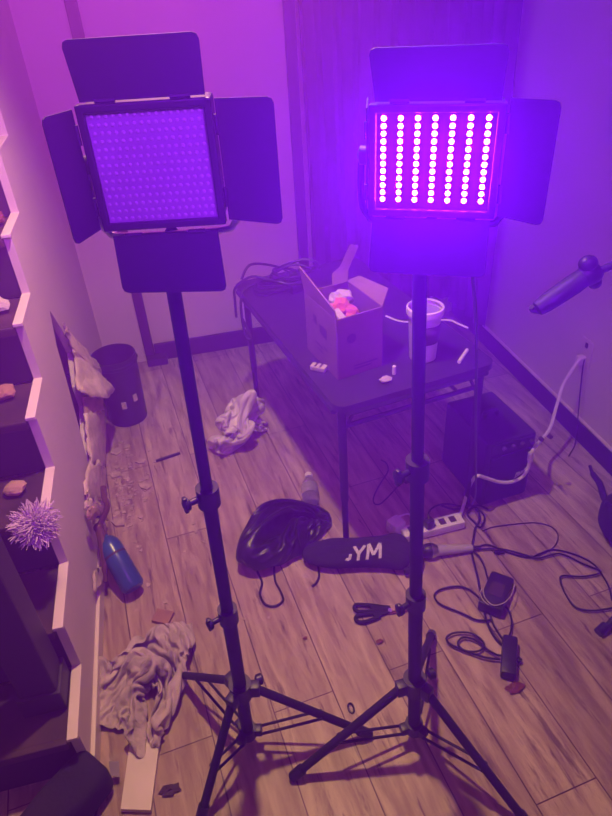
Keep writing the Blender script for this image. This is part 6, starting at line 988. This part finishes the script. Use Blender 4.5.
0,9,2,-28,-16,-24,23,-3,-10,19,-6,-29,-31,20,11,6,-25,9,5,-18,9,6,10,-1,-15,6,22,-22,21,48,10,-2,-13,0,22,-16,-24,-26,-8,21,10,-21,4,15,-25,-26,-13,23,
6,4,-24,7,8,-21,7,10,-3,-2,23,8,-20,19,47,11,-2,-13,-6,16,-17,-11,-28,-16,22,20,-8,-19,4,10,-27,-11,-17,23,-6,9,-23,12,-1,-16,11,0,19,11,4,-29,21,58,14,
3,-13,-20,19,0,-25,-29,-27,18,18,20,-11,-20,3,-4,-26,-2,-6,26,-20,5,-18,17,-20,6,22,4,0,5,-21,20,64,13,0,-22,-6,29,-15,-31,-29,-17,4,12,19,23,-18,-21,4,
-23,-14,-1,28,-15,-1,-20,19,-18,4,18,-1,3,14,-18,26,57,-17,29,-51,-40,45,-63,29,-9,-15,5,-16,22,-2,20],
]
def soft(data, grid, origin, rotz, sc, xmin=None, dz=.003):
    ch = []
    for row in data:
        acc = 0; out = []
        for k in row: acc += k; out.append(acc * .0005)
        ch.append(out)
    n = len(ch[0])
    R = Matrix.Rotation(rotz, 3, 'Z'); m = MB(); vs = []
    for k in range(n):
        p = R @ V(ch[0][k], ch[1][k], 0)
        p = V(p.x * sc[0] + origin[0], p.y * sc[1] + origin[1], max(.001, ch[2][k] * sc[2] + dz))
        if xmin is not None and p.x < xmin: p.x = xmin + (p.x - xmin) * .04
        vs.append(m.bm.verts.new(p))
    if grid:
        N = grid + 1
        for j in range(N - 1):
            for i in range(N - 1): m.bm.faces.new((vs[j * N + i], vs[j * N + i + 1], vs[(j + 1) * N + i + 1], vs[(j + 1) * N + i]))
    else:
        sp = bmesh.new(); bmesh.ops.create_uvsphere(sp, u_segments=64, v_segments=34, radius=1); sp.verts.index_update()
        for f in sp.faces: m.bm.faces.new([vs[v.index] for v in f.verts])
        sp.free()
    return m
rg_ = soft(RAG_POINTS, 46, (-.286, 1.055), 1.75, (1.20, 1.52, 1.35), XL + .008).build('cloth_heap', 'rag', None, True)
tag(rg_, 'dusty grey cloth crumpled in a heap against the left wall', 'cloth')
wb_ = soft(WHITE_BAG_POINTS, 40, (.125, 2.09), .3, (1.62, 1.40, 1.35)).build('plastic_bag', 'plasticbag', None, True)
tag(wb_, 'white plastic bag slumped on the floor by the far table leg', 'bag')
for o in (rg_, wb_):
    so = o.modifiers.new('thick', 'SOLIDIFY'); so.thickness = .0016; so.offset = 0
    o.modifiers.new('smooth', 'SUBSURF').levels = 1

# wood block and white board by the cloth
c_ = fl(163, 617, .006); R = Matrix.Rotation(-.5, 3, 'Z')
tag(MB().box(c_, (.055, .045, .012), rot=R, bevel=.002).build('wood_scrap', 'wood'), 'small brown wood scrap at the top of the grey cloth', 'wood')
p0, p1, p2, p3 = fl(122, 812), fl(152, 813), fl(163, 725), fl(134, 725)
tag(MB().plate([p + V(0, 0, .008) for p in (p0, p1, p2, p3)], .015).build('white_board', 'trim'), 'white painted board lying on the floor, tucked under the grey cloth', 'board')

# little scraps
for px, py, s_, mt, lab, ct in ((170, 790, .020, 'ink', 'dark shredded scrap beside the white board', 'scrap'), (351, 708, .010, 'black', None, None), (515, 688, .02, 'red', 'red-brown leaf-shaped scrap below the lower black adapter', 'scrap'),
                                (305, 638, .006, 'red', 'tiny red-brown chip above the dark ring on the floor', 'chip'), (380, 641, .010, 'red', 'small red-brown chip left of the right tripod', 'chip')):
    if lab is None:
        m = MB(); c_ = fl(px, py, .003); m.tube([c_ + V(.007 * math.cos(t_), .013 * math.sin(t_), 0) for t_ in [i * math.pi / 6 for i in range(13)]], .0028, 6)
        tag(m.build('rubber_ring', 'black', None, True), 'small dark oval ring lying on the boards between the two stands', 'ring'); continue
    tag(crumple(fl(px, py, .005), s_, px * .01, (1.2, .8, .25), .8, 2, 1.8).build('floor_scrap', mt), lab, ct)

# garbage bag, sleeve, bottle
gbag = thing('garbage_bag', 'shiny black garbage bag with drawstring lying under the table edge', 'bag', (.20, 1.48, 0))
gm_ = soft(GARBAGE_BAG_POINTS, 0, (.205, 1.485), -.25, (1.28, 1.0, 1.75), None, -.024); go_ = gm_.build('bag_body', 'garbage', gbag, True)
go_.modifiers.new('smooth', 'SUBSURF').levels = 1
MB().tube([fl(x, y, .006) for x, y in ((259, 560), (257, 570), (262, 582), (260, 594), (265, 604), (275, 606), (283, 600), (280, 590), (275, 580), (274, 562))], .0036, 8).build('drawstring', 'black', gbag, True)
MB().tube([fl(x, y, .005) for x, y in ((318, 566), (319, 576), (316, 583), (312, 586))], .0036, 8).build('drawstring', 'black', gbag, True)

sl = thing('black_garment', 'rolled black garment with big white letters beside the garbage bag', 'garment', (.42, 1.33, 0))
b2 = bmesh.new(); bmesh.ops.create_icosphere(b2, subdivisions=5, radius=1)
s0, s1 = V(.235, 1.385, 0), V(.575, 1.300, 0); sd = (s1 - s0); sl_n = sd.normalized(); sp_ = V(-sl_n.y, sl_n.x, 0)
for v in b2.verts:
    d = v.co.copy(); sx = math.copysign(abs(d.x) ** .55, d.x); t_ = (sx + 1) / 2
    q_ = max(.001, math.sqrt(max(0, 1 - d.x * d.x))); e_ = (1 - abs(sx) ** 7) ** .5 if abs(sx) < 1 else 0
    yy, zz = d.y / q_ * e_, d.z / q_ * e_
    wd = .60 + .55 * t_ + .10 * math.sin(t_ * 7); ht = .60 + .50 * t_
    rg = abs(noise.noise(V(t_ * 3.5 + d.y * 2, d.y * 4.5, 2)))
    p = s0 + sd * t_ + sp_ * (yy * .066 * wd * (1 - .15 * noise.noise(V(t_ * 5, 3, 1)))); v.co = V(p.x, p.y, max(.001, .034 + zz * .044 * ht * (1 - .30 * rg)))
g_ = MB(); g_.bm.free(); g_.bm = b2; slm = g_.build('folded_body', 'blackcloth', sl, True)
MB().tube([s1 + sp_ * -.065 + V(-.03, 0, .020), s1 + sp_ * -.06 + V(.006, 0, .022), s1 + sp_ * -.02 + V(.016, 0, .026), s1 + sp_ * .03 + V(.006, 0, .03)], [.012, .020, .022, .018], 10).build('cuff', 'blackcloth', sl, True)

def stroke_letters(strokes, width, origin, ux, uy, target, mt, parent, lift=.0014):
    from mathutils.bvhtree import BVHTree
    tb_ = bmesh.new(); tb_.from_mesh(target.data); ow = Vector((0, 0, 0)); pp = target
    while pp: ow += pp.location; pp = pp.parent
    for v in tb_.verts: v.co += ow
    tree = BVHTree.FromBMesh(tb_); tb_.free(); m = MB()
    def drop(x, y):
        p = origin + ux * x + uy * y; h, n, i, d = tree.ray_cast(p - RAYDIR * .4, RAYDIR)
        return (h + n * lift, n) if h else (p, -RAYDIR)
    for (x0, y0), (x1, y1) in strokes:
        d = Vector((x1 - x0, y1 - y0)); L_ = d.length; d.normalize(); pr_ = Vector((-d.y, d.x)) * width / 2; rows = []
        for k in range(11):
            c_ = Vector((x0, y0)) + d * (L_ * k / 10)
            row = []
            for sgn in (1, 0, -1):
                h, n = drop(c_.x + pr_.x * sgn, c_.y + pr_.y * sgn); row.append((m.bm.verts.new(h), m.bm.verts.new(h - n * .0012)))
            rows.append(row)
        for A, B in zip(rows, rows[1:]):
            for j in range(2):
                m.bm.faces.new((A[j][0], A[j + 1][0], B[j + 1][0], B[j][0])); m.bm.faces.new((A[j][1], B[j][1], B[j + 1][1], A[j + 1][1]))
            for j in (0, 2): m.bm.faces.new((A[j][0], B[j][0], B[j][1], A[j][1]))
        for A in (rows[0], rows[-1]):
            for j in range(2): m.bm.faces.new((A[j][0], A[j][1], A[j + 1][1], A[j + 1][0]))
    return m.build('lettering', mt, parent)
RAYDIR = V(.15, .75, -.64).normalized()
o_ = fl(353, 561, .05); ux = (fl(387, 557, .05) - o_).normalized(); uy = (fl(355, 540, .05) - o_).normalized()
uy = (uy + V(0, 0, .25)).normalized()
stroke_letters([((.000, .052), (.016, .024)), ((.034, .052), (.016, .026)), ((.016, .028), (.016, .000)),
                ((.044, .000), (.046, .056)), ((.046, .056), (.063, .016)), ((.063, .016), (.082, .056)), ((.082, .056), (.085, .000)), ((-.010, .026), (-.012, .006)), ((-.012, .006), (-.024, .010))], .0095, o_, ux, uy, slm, 'lettering', sl)
pb_ = V(.318, 1.60, .034); pe = V(.345, 1.745, .034)
bt = thing('water_bottle', 'small clear plastic bottle lying behind the garbage bag', 'bottle', (.33, 1.72, 0))
ax_ = (pe - pb_).normalized(); L_ = (pe - pb_).length
MB().lathe([(.010, 0), (.027, .003), (.030, .010), (.030, .035), (.028, .04), (.030, .045), (.030, L_ * .68), (.024, L_ * .82), (.013, L_ * .92), (.012, L_)], pb_ - V(0, 0, .003), ax_, 28).build('body', 'glass', bt, True)
MB().cyl(pb_ + ax_ * .045 - V(0, 0, .003), pb_ + ax_ * .095 - V(0, 0, .003), .0308, seg=28).build('label_wrap', 'foil', bt, True)
MB().cyl(pe - ax_ * .004 - V(0, 0, .003), pe + ax_ * .014 - V(0, 0, .003), .0145, seg=20).build('cap', 'white', bt, True)

# scissors
sc_ = thing('scissors', 'black handled snips with pale blades on the floor by the right stand', 'scissors', tuple(fl(382, 610)))
def lp3(*pp, z=.007): return [fl(x, y, z) for x, y in pp]
hA = MB(); hA.tube(lp3((388, 609), (376, 606), (364, 605), (356, 605), (354.5, 608.5), (358, 611.5), (366, 611.5), (376, 611), z=.009), .0062, 8); hA.plate([fl(x, y, .009) for x, y in ((370, 605), (390, 606.5), (391, 610.5), (372, 612))], .010); hA.build('handle', 'blackcloth', sc_, True)
hB = MB(); hB.tube(lp3((388, 611), (376, 613), (364, 614.5), (357, 616), (356, 620), (361, 622.5), (370, 620.5), (380, 616.5), z=.007), .0062, 8); hB.plate([fl(x, y, .007) for x, y in ((372, 613), (389, 609), (391, 612), (375, 618.5))], .009); hB.build('handle', 'blackcloth', sc_, True)
b_ = MB(); b_.plate([fl(x, y, .010) for x, y in ((389, 606), (396, 605.5), (412, 605.5), (413, 608), (400, 610), (390, 611.5))], .004); b_.build('blade', 'skin', sc_)
b_ = MB(); b_.plate([fl(x, y, .005) for x, y in ((389, 611.5), (400, 610), (413, 607.5), (413, 610), (400, 613), (389, 614))], .004); b_.build('blade', 'red', sc_)
MB().cyl(fl(390, 610, .002), fl(390, 610, .014), .006).build('pivot', 'steel', sc_, True)

# microphone
mh, mt_ = fl(427, 551, .026), fl(472, 548, .015)
mic = thing('microphone', 'black and silver microphone lying on the floor by the power strip', 'microphone', tuple(fl(450, 550)))
ax_ = (mt_ - mh).normalized(); L_ = (mt_ - mh).length
MB().lathe([(.004, -.024), (.016, -.018), (.0235, -.004), (.025, .008), (.0245, .016)], mh, ax_, 24).build('grille', 'black', mic, True)
MB().lathe([(.0255, .012), (.0255, .020), (.020, .028), (.018, .034)], mh, ax_, 24).build('collar', 'steel', mic, True)
MB().lathe([(.018, .034), (.0145, L_ * .7), (.0115, L_)], mh, ax_, 24).build('body', 'silver', mic, True)
MB().cyl(mt_, mt_ + ax_ * .028, .0085, .0065).build('connector', 'black', mic, True)

# power strip
ps = thing('power_strip', 'white power strip with plugs on the floor under the table', 'power strip', tuple(fl(430, 530)))
q0, q1 = fl(402, 535, .018), fl(462, 520, .018); dq = q1 - q0
MB().box((q0 + q1) / 2, (dq.length, .052, .032), rot=math.atan2(dq.y, dq.x), bevel=.008).build('body', 'white', ps, True)
pn = V(-dq.y, dq.x, 0).normalized()
for k in range(5):
    if k == 1: continue
    MB().box(q0 + dq * (.15 + .17 * k) + V(0, 0, .0165), (.022, .026, .001), rot=math.atan2(dq.y, dq.x)).build('socket', 'ink', ps)
c_ = fl(396, 526, .028)
wa = thing('plug_adapter', 'white cube plug adapter at the left end of the power strip', 'adapter', tuple(fl(396, 527)))
MB().box(c_, (.048, .048, .05), rot=.4, bevel=.006).build('body', 'white', wa, True)
MB().tube([c_ + V(.0, .024, .01), fl(398, 517, .03), fl(408, 514, .03), fl(416, 519, .02), fl(421, 524, .038)], .003, 8).build('cord', 'white', wa, True)
c_ = fl(429, 523, .052)
bp_ = thing('black_plug', 'black plug seated in the white power strip', 'plug', tuple(c_ - V(0, 0, .016)))
MB().box(c_, (.03, .026, .034), rot=.3, bevel=.006).build('body', 'black', bp_, True)
MB().tube([c_ + V(0, 0, .016), fl(429, 512, .075), fl(436, 506, .05), fl(448, 504, .012), fl(468, 508, .008)], .0035, 8).build('cord', 'black', bp_, True)

# amplifier
aA, aC = fl(479, 508), fl(525, 494); ad = (aC - aA).normalized(); an = V(ad.y, -ad.x, 0)
if an.y > 0: an = -an
AW = (aC - aA).length; AH = .275; AD = .27
ang_ = math.atan2(ad.y, ad.x)
amp = thing('amplifier', 'black amplifier cabinet on the floor under the right end of the table', 'amplifier', tuple((aA + aC) / 2 - an * AD / 2))
def AQ(a_, d_, z): return aA + ad * a_ - an * d_ + V(0, 0, z)
MB().box(AQ(AW / 2, AD / 2, AH / 2 + .006), (AW, AD, AH), rot=ang_, bevel=.010).build('cabinet', 'amp', amp)
MB().box(AQ(AW / 2, -.003, AH * .42 + .006), (AW - .03, .008, AH * .72), rot=ang_, bevel=.003).build('grille', 'grille', amp)
MB().box(AQ(AW / 2, -.002, AH * .90 + .006), (AW - .03, .006, .036), rot=ang_, bevel=.002).build('control_panel', 'black', amp)
for k in range(6): MB().lathe([(.008, 0), (.007, .012), (.002, .013)], AQ(.06 + .035 * k, -.005, AH * .9 + .006), an, 10).build('knob', 'ink', amp, True)
lg = MB()
LP = [(0, 0), (.004, .016), (.008, .001), (.011, .014), (.015, .002), (.020, .012), (.024, .004), (.03, .016), (.034, .006), (.042, .013)]
lg.tube([AQ(AW * .66 + x_ * 1.2, -.0085, AH * .40 + y_ * 1.1 + x_ * .35) for x_, y_ in LP], .0016, 6)
lg.tube([AQ(AW * .64, -.0085, AH * .385), AQ(AW * .82, -.0085, AH * .445)], .0014, 6, smooth=False)
lg.build('script_logo', 'lettering', amp, True)
for a_ in (.03, AW - .03):
    for d_ in (.03, AD - .03): MB().cyl(AQ(a_, d_, 0), AQ(a_, d_, .008), .014).build('rubber_foot', 'black', amp, True)
MB().tube([AQ(AW * .36, AD / 2, AH + .006), AQ(AW * .40, AD / 2, AH + .03), AQ(AW * .60, AD / 2, AH + .03), AQ(AW * .64, AD / 2, AH + .006)], .008, 8).build('carry_handle', 'black', amp, True)

def on_face(px, py, off=.012):
    d = RM @ Vector((px - 306, py - 408, F)); c0 = Vector((0, 0, H)); t = (aA + an * off - c0).dot(an) / d.dot(an)
    return c0 + d * t
# white extension cord from the outlet
wp = V(XR - .03, 1.757, .32)
ec = thing('extension_cord', 'thick white extension cord looping from the wall outlet to the floor', 'cord', (1.2, 1.5, 0))
pts = [V(XR - .03, 1.757, .325), V(1.395, 1.745, .335), V(1.355, 1.72, .315), fl(563, 385, .26), fl(556, 408, .20), fl(550, 428, .15), fl(541, 440, .14), on_face(533, 450, .02), on_face(530, 459), on_face(528, 468), on_face(522, 477), on_face(511, 482), on_face(499, 482), on_face(486, 478), on_face(477, 476, .02), fl(471, 483, .09), fl(467, 494, .05), fl(463, 507, .012), fl(460, 516, .02)]
MB().tube(pts, .0062, 8).build('cable', 'white', ec, True)
MB().box(wp + V(.012, 0, .005), (.03, .030, .034), bevel=.006).build('plug', 'white', ec, True)
MB().cyl(on_face(531, 453, .016), on_face(530, 460, .013), .010).build('joint', 'white', ec, True)
tag(MB().tube([V(XR - .012, 1.745, .335), V(1.40, 1.72, .30), V(1.405, 1.70, .15), V(1.405, 1.69, .10), V(1.395, 1.66, .006), V(1.33, 1.60, .005)], .0026, 6).build('thin_cable', 'black', None, True), 'thin dark cable falling straight from the outlet past the baseboard', 'cable')

# power adapters on the floor
def zc6(*pp, z=.005): return [fl(370 + x / 2.53, 450 + y / 2.53, z) for x, y in pp]
a1 = thing('power_adapter', 'larger black power adapter, upper of the two on the right floor', 'adapter', tuple(fl(495, 592)), 'black adapters on the floor')
c_ = fl(496, 594, .022); d_ = fl(503, 580) - fl(490, 612); r_a = math.atan2(d_.y, d_.x)
MB().box(c_, (d_.length * 1.0, .072, .042), rot=r_a, bevel=.010).build('body', 'black', a1, True)
MB().box(c_ + V(0, 0, .0215), (.05, .04, .001), rot=r_a).build('label_plate', 'ink', a1)
a2 = thing('power_adapter', 'slim black power adapter, lower of the two on the right floor', 'adapter', tuple(fl(509, 660)), 'black adapters on the floor')
c_ = fl(509, 657, .018); d2 = fl(508, 680) - fl(510, 640); r_b = math.atan2(d2.y, d2.x) - math.pi / 2; MB().box(c_, (.040, .120, .034), rot=r_b, bevel=.007).build('body', 'black', a2, True)
MB().box(c_ + V(.024, -.012, -.006), (.014, .014, .012), rot=.5, bevel=.003).build('clip', 'black', a2, True)
cables = [
    ('thick black cable running from the amplifier down to the slim adapter', .0042, zc6((272, 150), (278, 175), (266, 200), (262, 225), (258, 262), (272, 320), (284, 385), (298, 440), (320, 480), (345, 500))),
    ('black cable in a wide open loop left of the larger adapter', .0032, zc6((305, 430), (270, 430), (230, 412), (178, 390), (163, 368), (180, 352), (225, 345), (262, 360), (296, 400), (312, 440), (330, 470), (348, 492), z=.008)),
    ('black cable in a tight coil left of the slim adapter', .0032, zc6((330, 530), (292, 525), (240, 508), (202, 490), (194, 474), (216, 462), (258, 464), (288, 488), (276, 508), (242, 508), (222, 490), (236, 474), (268, 482), (302, 508), (330, 520), (352, 505), z=.011)),
    ('long dark microphone cable snaking right across the floor', .0030, zc6((268, 247), (300, 240), (345, 258), (400, 272), (430, 262), (465, 252), (520, 265), (565, 288), (590, 320), (606, 350), (612, 380))),
    ('dark cable folding back in a zigzag near the right edge', .0030, zc6((262, 252), (330, 250), (395, 266), (425, 274), (480, 262), (540, 288), (585, 308), (540, 320), (488, 318), (482, 332), (496, 366), (522, 398), (570, 406), (640, 394), z=.009)),
    ('thin grey cable arching over the boards above the microphone cable', .0018, zc6((284, 205), (310, 195), (360, 188), (420, 184), (462, 196), (476, 220), (462, 248), (420, 268), (380, 262), z=.004)),
    ('black cable joining the larger adapter to the slim adapter', .0030, zc6((330, 388), (348, 402), (358, 428), (357, 456), (350, 476), z=.012)),
    ('short black cable dropping from the microphone tail to the larger adapter', .0034, zc6((262, 256), (278, 272), (290, 296), (298, 324), (312, 346), z=.012)),
    ('black tangled cable strands in front of the amplifier', .0036, zc6((180, 140), (215, 150), (250, 140), (275, 150), (290, 170), (280, 195), (262, 180), (246, 160), (270, 140), (300, 150), z=.010)),
]
for lab, r, pts in cables:
    tag(MB().tube(pts, r, 6).build('floor_cable', 'black' if 'grey' not in lab else 'dark', None, True), lab, 'cable', 'cables on the floor')
tag(MB().tube(zc6((300, 392), (285, 378), (278, 360), (286, 352), (290, 372), (310, 392), (336, 388), (356, 370), (366, 340), z=.048), .0014, 6).build('thin_cable', 'rag', None, True), 'hair-thin white cable looped over the larger black adapter', 'cable')
tag(MB().tube([fl(x, y, .005) for x, y in ((381, 460), (386, 463), (388, 471), (380, 484), (374, 496), (374, 503), (380, 504), (389, 496), (398, 486), (404, 480))], .0028, 6).build('floor_cable', 'black', None, True), 'dark cable hooked on the floor under the middle of the table', 'cable', 'cables on the floor')
c_ = fl(408, 476, .016)
tag(MB().box(c_, (.05, .04, .032), rot=.3, bevel=.006).build('wall_charger', 'black'), 'small black block under the table just left of the right stand pole', 'charger')
tag(crumple(fl(499, 552, .006), .014, 3.3, (1.2, .8, .4), .5, 2).build('velcro_tie', 'black'), 'dark tie wrapped on the cables right of the microphone', 'tie')

# ------------------------------------------------------------------ right edge: microphone boom stand, black pack
ms = thing('microphone_stand', 'black boom stand whose arm points down from the right edge', 'stand', (1.15, .95, 0))
pt = V(1.15, .95, 1.24)
MB().cyl((1.15, .95, .02), pt, .011, seg=14).build('pole', 'blackmetal', ms, True)
for fx, fy in ((.985, .892), (1.28, 1.08), (1.24, .80)):
    l_ = MB().cyl((1.15, .95, .10), (fx + .01, fy, .012), .009, seg=10).build('leg', 'blackmetal', ms, True)
    d = (V(fx, fy, 0) - V(1.15, .95, 0)).normalized(); MB().cyl(V(fx, fy, .018) - d * .02, V(fx, fy, .012) + d * .012, .014, seg=12).build('rubber_foot', 'black', l_, True)
ba, bb_ = V(.678, 1.0, 1.016), V(.775, 1.0, 1.072)
MB().cyl(bb_ - (bb_ - ba) * .1, pt + V(-.0, 0, -.02), .0075, seg=12).build('boom_arm', 'blackmetal', ms, True)
bdn = (bb_ - ba).normalized()
ho = MB().lathe([(.006, -.004), (.015, 0), (.0185, .02), (.0205, (bb_ - ba).length - .03), (.019, (bb_ - ba).length - .01), (.008, (bb_ - ba).length)], ba, bdn, 20).build('holder', 'blackmetal', ms, True)
MB().tube([ba + V(.004, 0, -.006), ba + V(-.008, 0, -.002), ba + V(-.014, 0, .006)], .006, 8).build('tip_clip', 'black', ho, True)
cl = MB(); cl.ball(bb_ + V(-.004, 0, .024), .020, 2, (1, .8, .85)); cl.ball(bb_ + V(.004, 0, 0), .025, 2, (1.2, .8, .9)); cl.ball(bb_ + V(.02, 0, -.018), .014, 2)
cl.build('clutch', 'black', ms, True)
pk = thing('black_pack', 'rounded black pack with a strap at the right picture edge', 'bag', (1.275, 1.15, 0))
b2 = bmesh.new(); bmesh.ops.create_icosphere(b2, subdivisions=4, radius=1)
for v in b2.verts:
    d = v.co.copy(); k = 1 + .06 * noise.noise(d * 2); v.co = V(1.262 + d.x * .085 * k, 1.165 + d.y * .12 * k, max(.001, .085 + d.z * .09 * k))
g_ = MB(); g_.bm.free(); g_.bm = b2; g_.build('pack_body', 'blackcloth', pk, True)
MB().tube([fl(590, 466, .01), fl(593, 474, .012), fl(600, 484, .02), fl(603, 495, .06), fl(608, 505, .14)], [.006, .010, .012, .012, .010], 8).build('strap', 'blackcloth', pk, True)

# ------------------------------------------------------------------ stairs side: post, pouf, bag
nw = thing('newel_post', 'black square newel post at the foot of the stairs, left edge', 'post', (-.49, 1.06, .165))
MB().box((-.487, 1.005, .165 + .50), (.085, .085, 1.0), bevel=.006).build('post', 'dark', nw)
MB().box((-.487, 1.005, 1.175), (.11, .11, .02), bevel=.005).build('cap', 'dark', nw)
MB().box((-.487, 1.005, .20), (.10, .10, .068), bevel=.004).build('base_block', 'dark', nw)
random.seed(8)
pf = MB(); pcn = V(-.430, 1.205, .540)
for i in range(620):
    d = V(random.gauss(0, 1), random.gauss(0, 1), random.gauss(0, 1)).normalized(); s_ = d.orthogonal().normalized(); s_ = Matrix.Rotation(random.random() * 6.28, 3, d) @ s_
    L_ = random.uniform(.034, .068); w2 = random.uniform(.0009, .0020)
    e1 = pcn + d * L_ + s_ * .008; e1.z = max(e1.z, .50)
    mid = pcn + d * L_ * .6 + s_ * .012; mid.z = max(mid.z, .50)
    pf.tube([pcn + d * .012, mid, e1], [w2, w2, w2 * 1.3, w2, w2 * .6], 4)
pf.ball(pcn, .026, 2)
tag(pf.build('net_pouf', 'tulle', None, True), 'fluffy pale lilac net pouf resting on a stair step', 'pouf')
rl = thing('padded_roll', 'long black padded roll with white tag lying at the stair foot', 'bag', (-.55, .70, 0))
e0, e1 = V(-.395, .850, .052), V(-.78, .515, .052); dd = (e1 - e0).normalized(); LL = (e1 - e0).length
ra_ = math.atan2(dd.y, dd.x)
b2 = bmesh.new(); bmesh.ops.create_cube(b2, size=1)
for v in b2.verts: v.co = V(v.co.x * (LL + .03), v.co.y * .105, v.co.z * .092)
bmesh.ops.bevel(b2, geom=b2.edges[:], offset=.022, segments=4, affect='EDGES', profile=.5)
bmesh.ops.subdivide_edges(b2, edges=[e for e in b2.edges if e.calc_length() > .2], cuts=24, use_grid_fill=True)
for v in b2.verts:
    v.co += V(0, noise.noise(v.co * 14) * .007, noise.noise(v.co * 17 + V(3, 1, 2)) * .006)
    v.co = Matrix.Rotation(ra_, 3, 'Z') @ v.co + (e0 + e1) / 2; v.co.z = max(.001, v.co.z)
g_ = MB(); g_.bm.free(); g_.bm = b2; g_.build('body', 'blackcloth', rl, True)
sd2 = V(dd.y, -dd.x, 0)
MB().plate([e0 + V(.030, .014, .004), e0 + V(.052, .012, -.006), e0 + V(.048, -.012, -.03), e0 + V(.028, -.008, -.022)], .002).build('tag', 'paper', rl)
MB().tube([e0 + V(.02, -.03, .0), V(-.40, .80, .006), V(-.408, .76, .005), V(-.42, .70, .005)], .003, 6).build('strap', 'black', rl, True)
# things left on the upper steps
for (k, x, y, s_, mt, nm, lab, ct) in ((4, -.50, 1.56, .030, 'wood', 'wood_scrap', 'small brown wood piece on the fourth stair tread', 'wood'),
                                     (5, -.485, 1.72, .034, 'paper', 'crumpled_paper', 'crumpled white paper on the fifth stair tread', 'paper'),
                                     (6, -.475, 1.90, .034, 'red', 'red_rag', 'crumpled red rag on the sixth stair tread', 'rag'),
                                     (3, -.50, 1.37, .026, 'paperback', 'crumpled_paper', 'crumpled brown paper on the third stair tread behind the pouf', 'paper')):
    tag(crumple((x, y, ZK[k] + s_ * .62), s_, x * 9 + k, (1.2, 1, .62), .4, 2).build(nm, mt), lab, ct)

# ------------------------------------------------------------------ ceiling lamp fitting
cf = thing('ceiling_lamp', 'round ceiling lamp above the middle of the room', 'lamp', (.10, 1.38, 2.40))
MB().lathe([(.06, .10), (.06, .085), (.012, .08), (.012, .04), (.02, .03), (.03, .0)], (.10, 1.38, 2.40), (0, 0, 1), 24).build('fitting', 'white', cf, True)
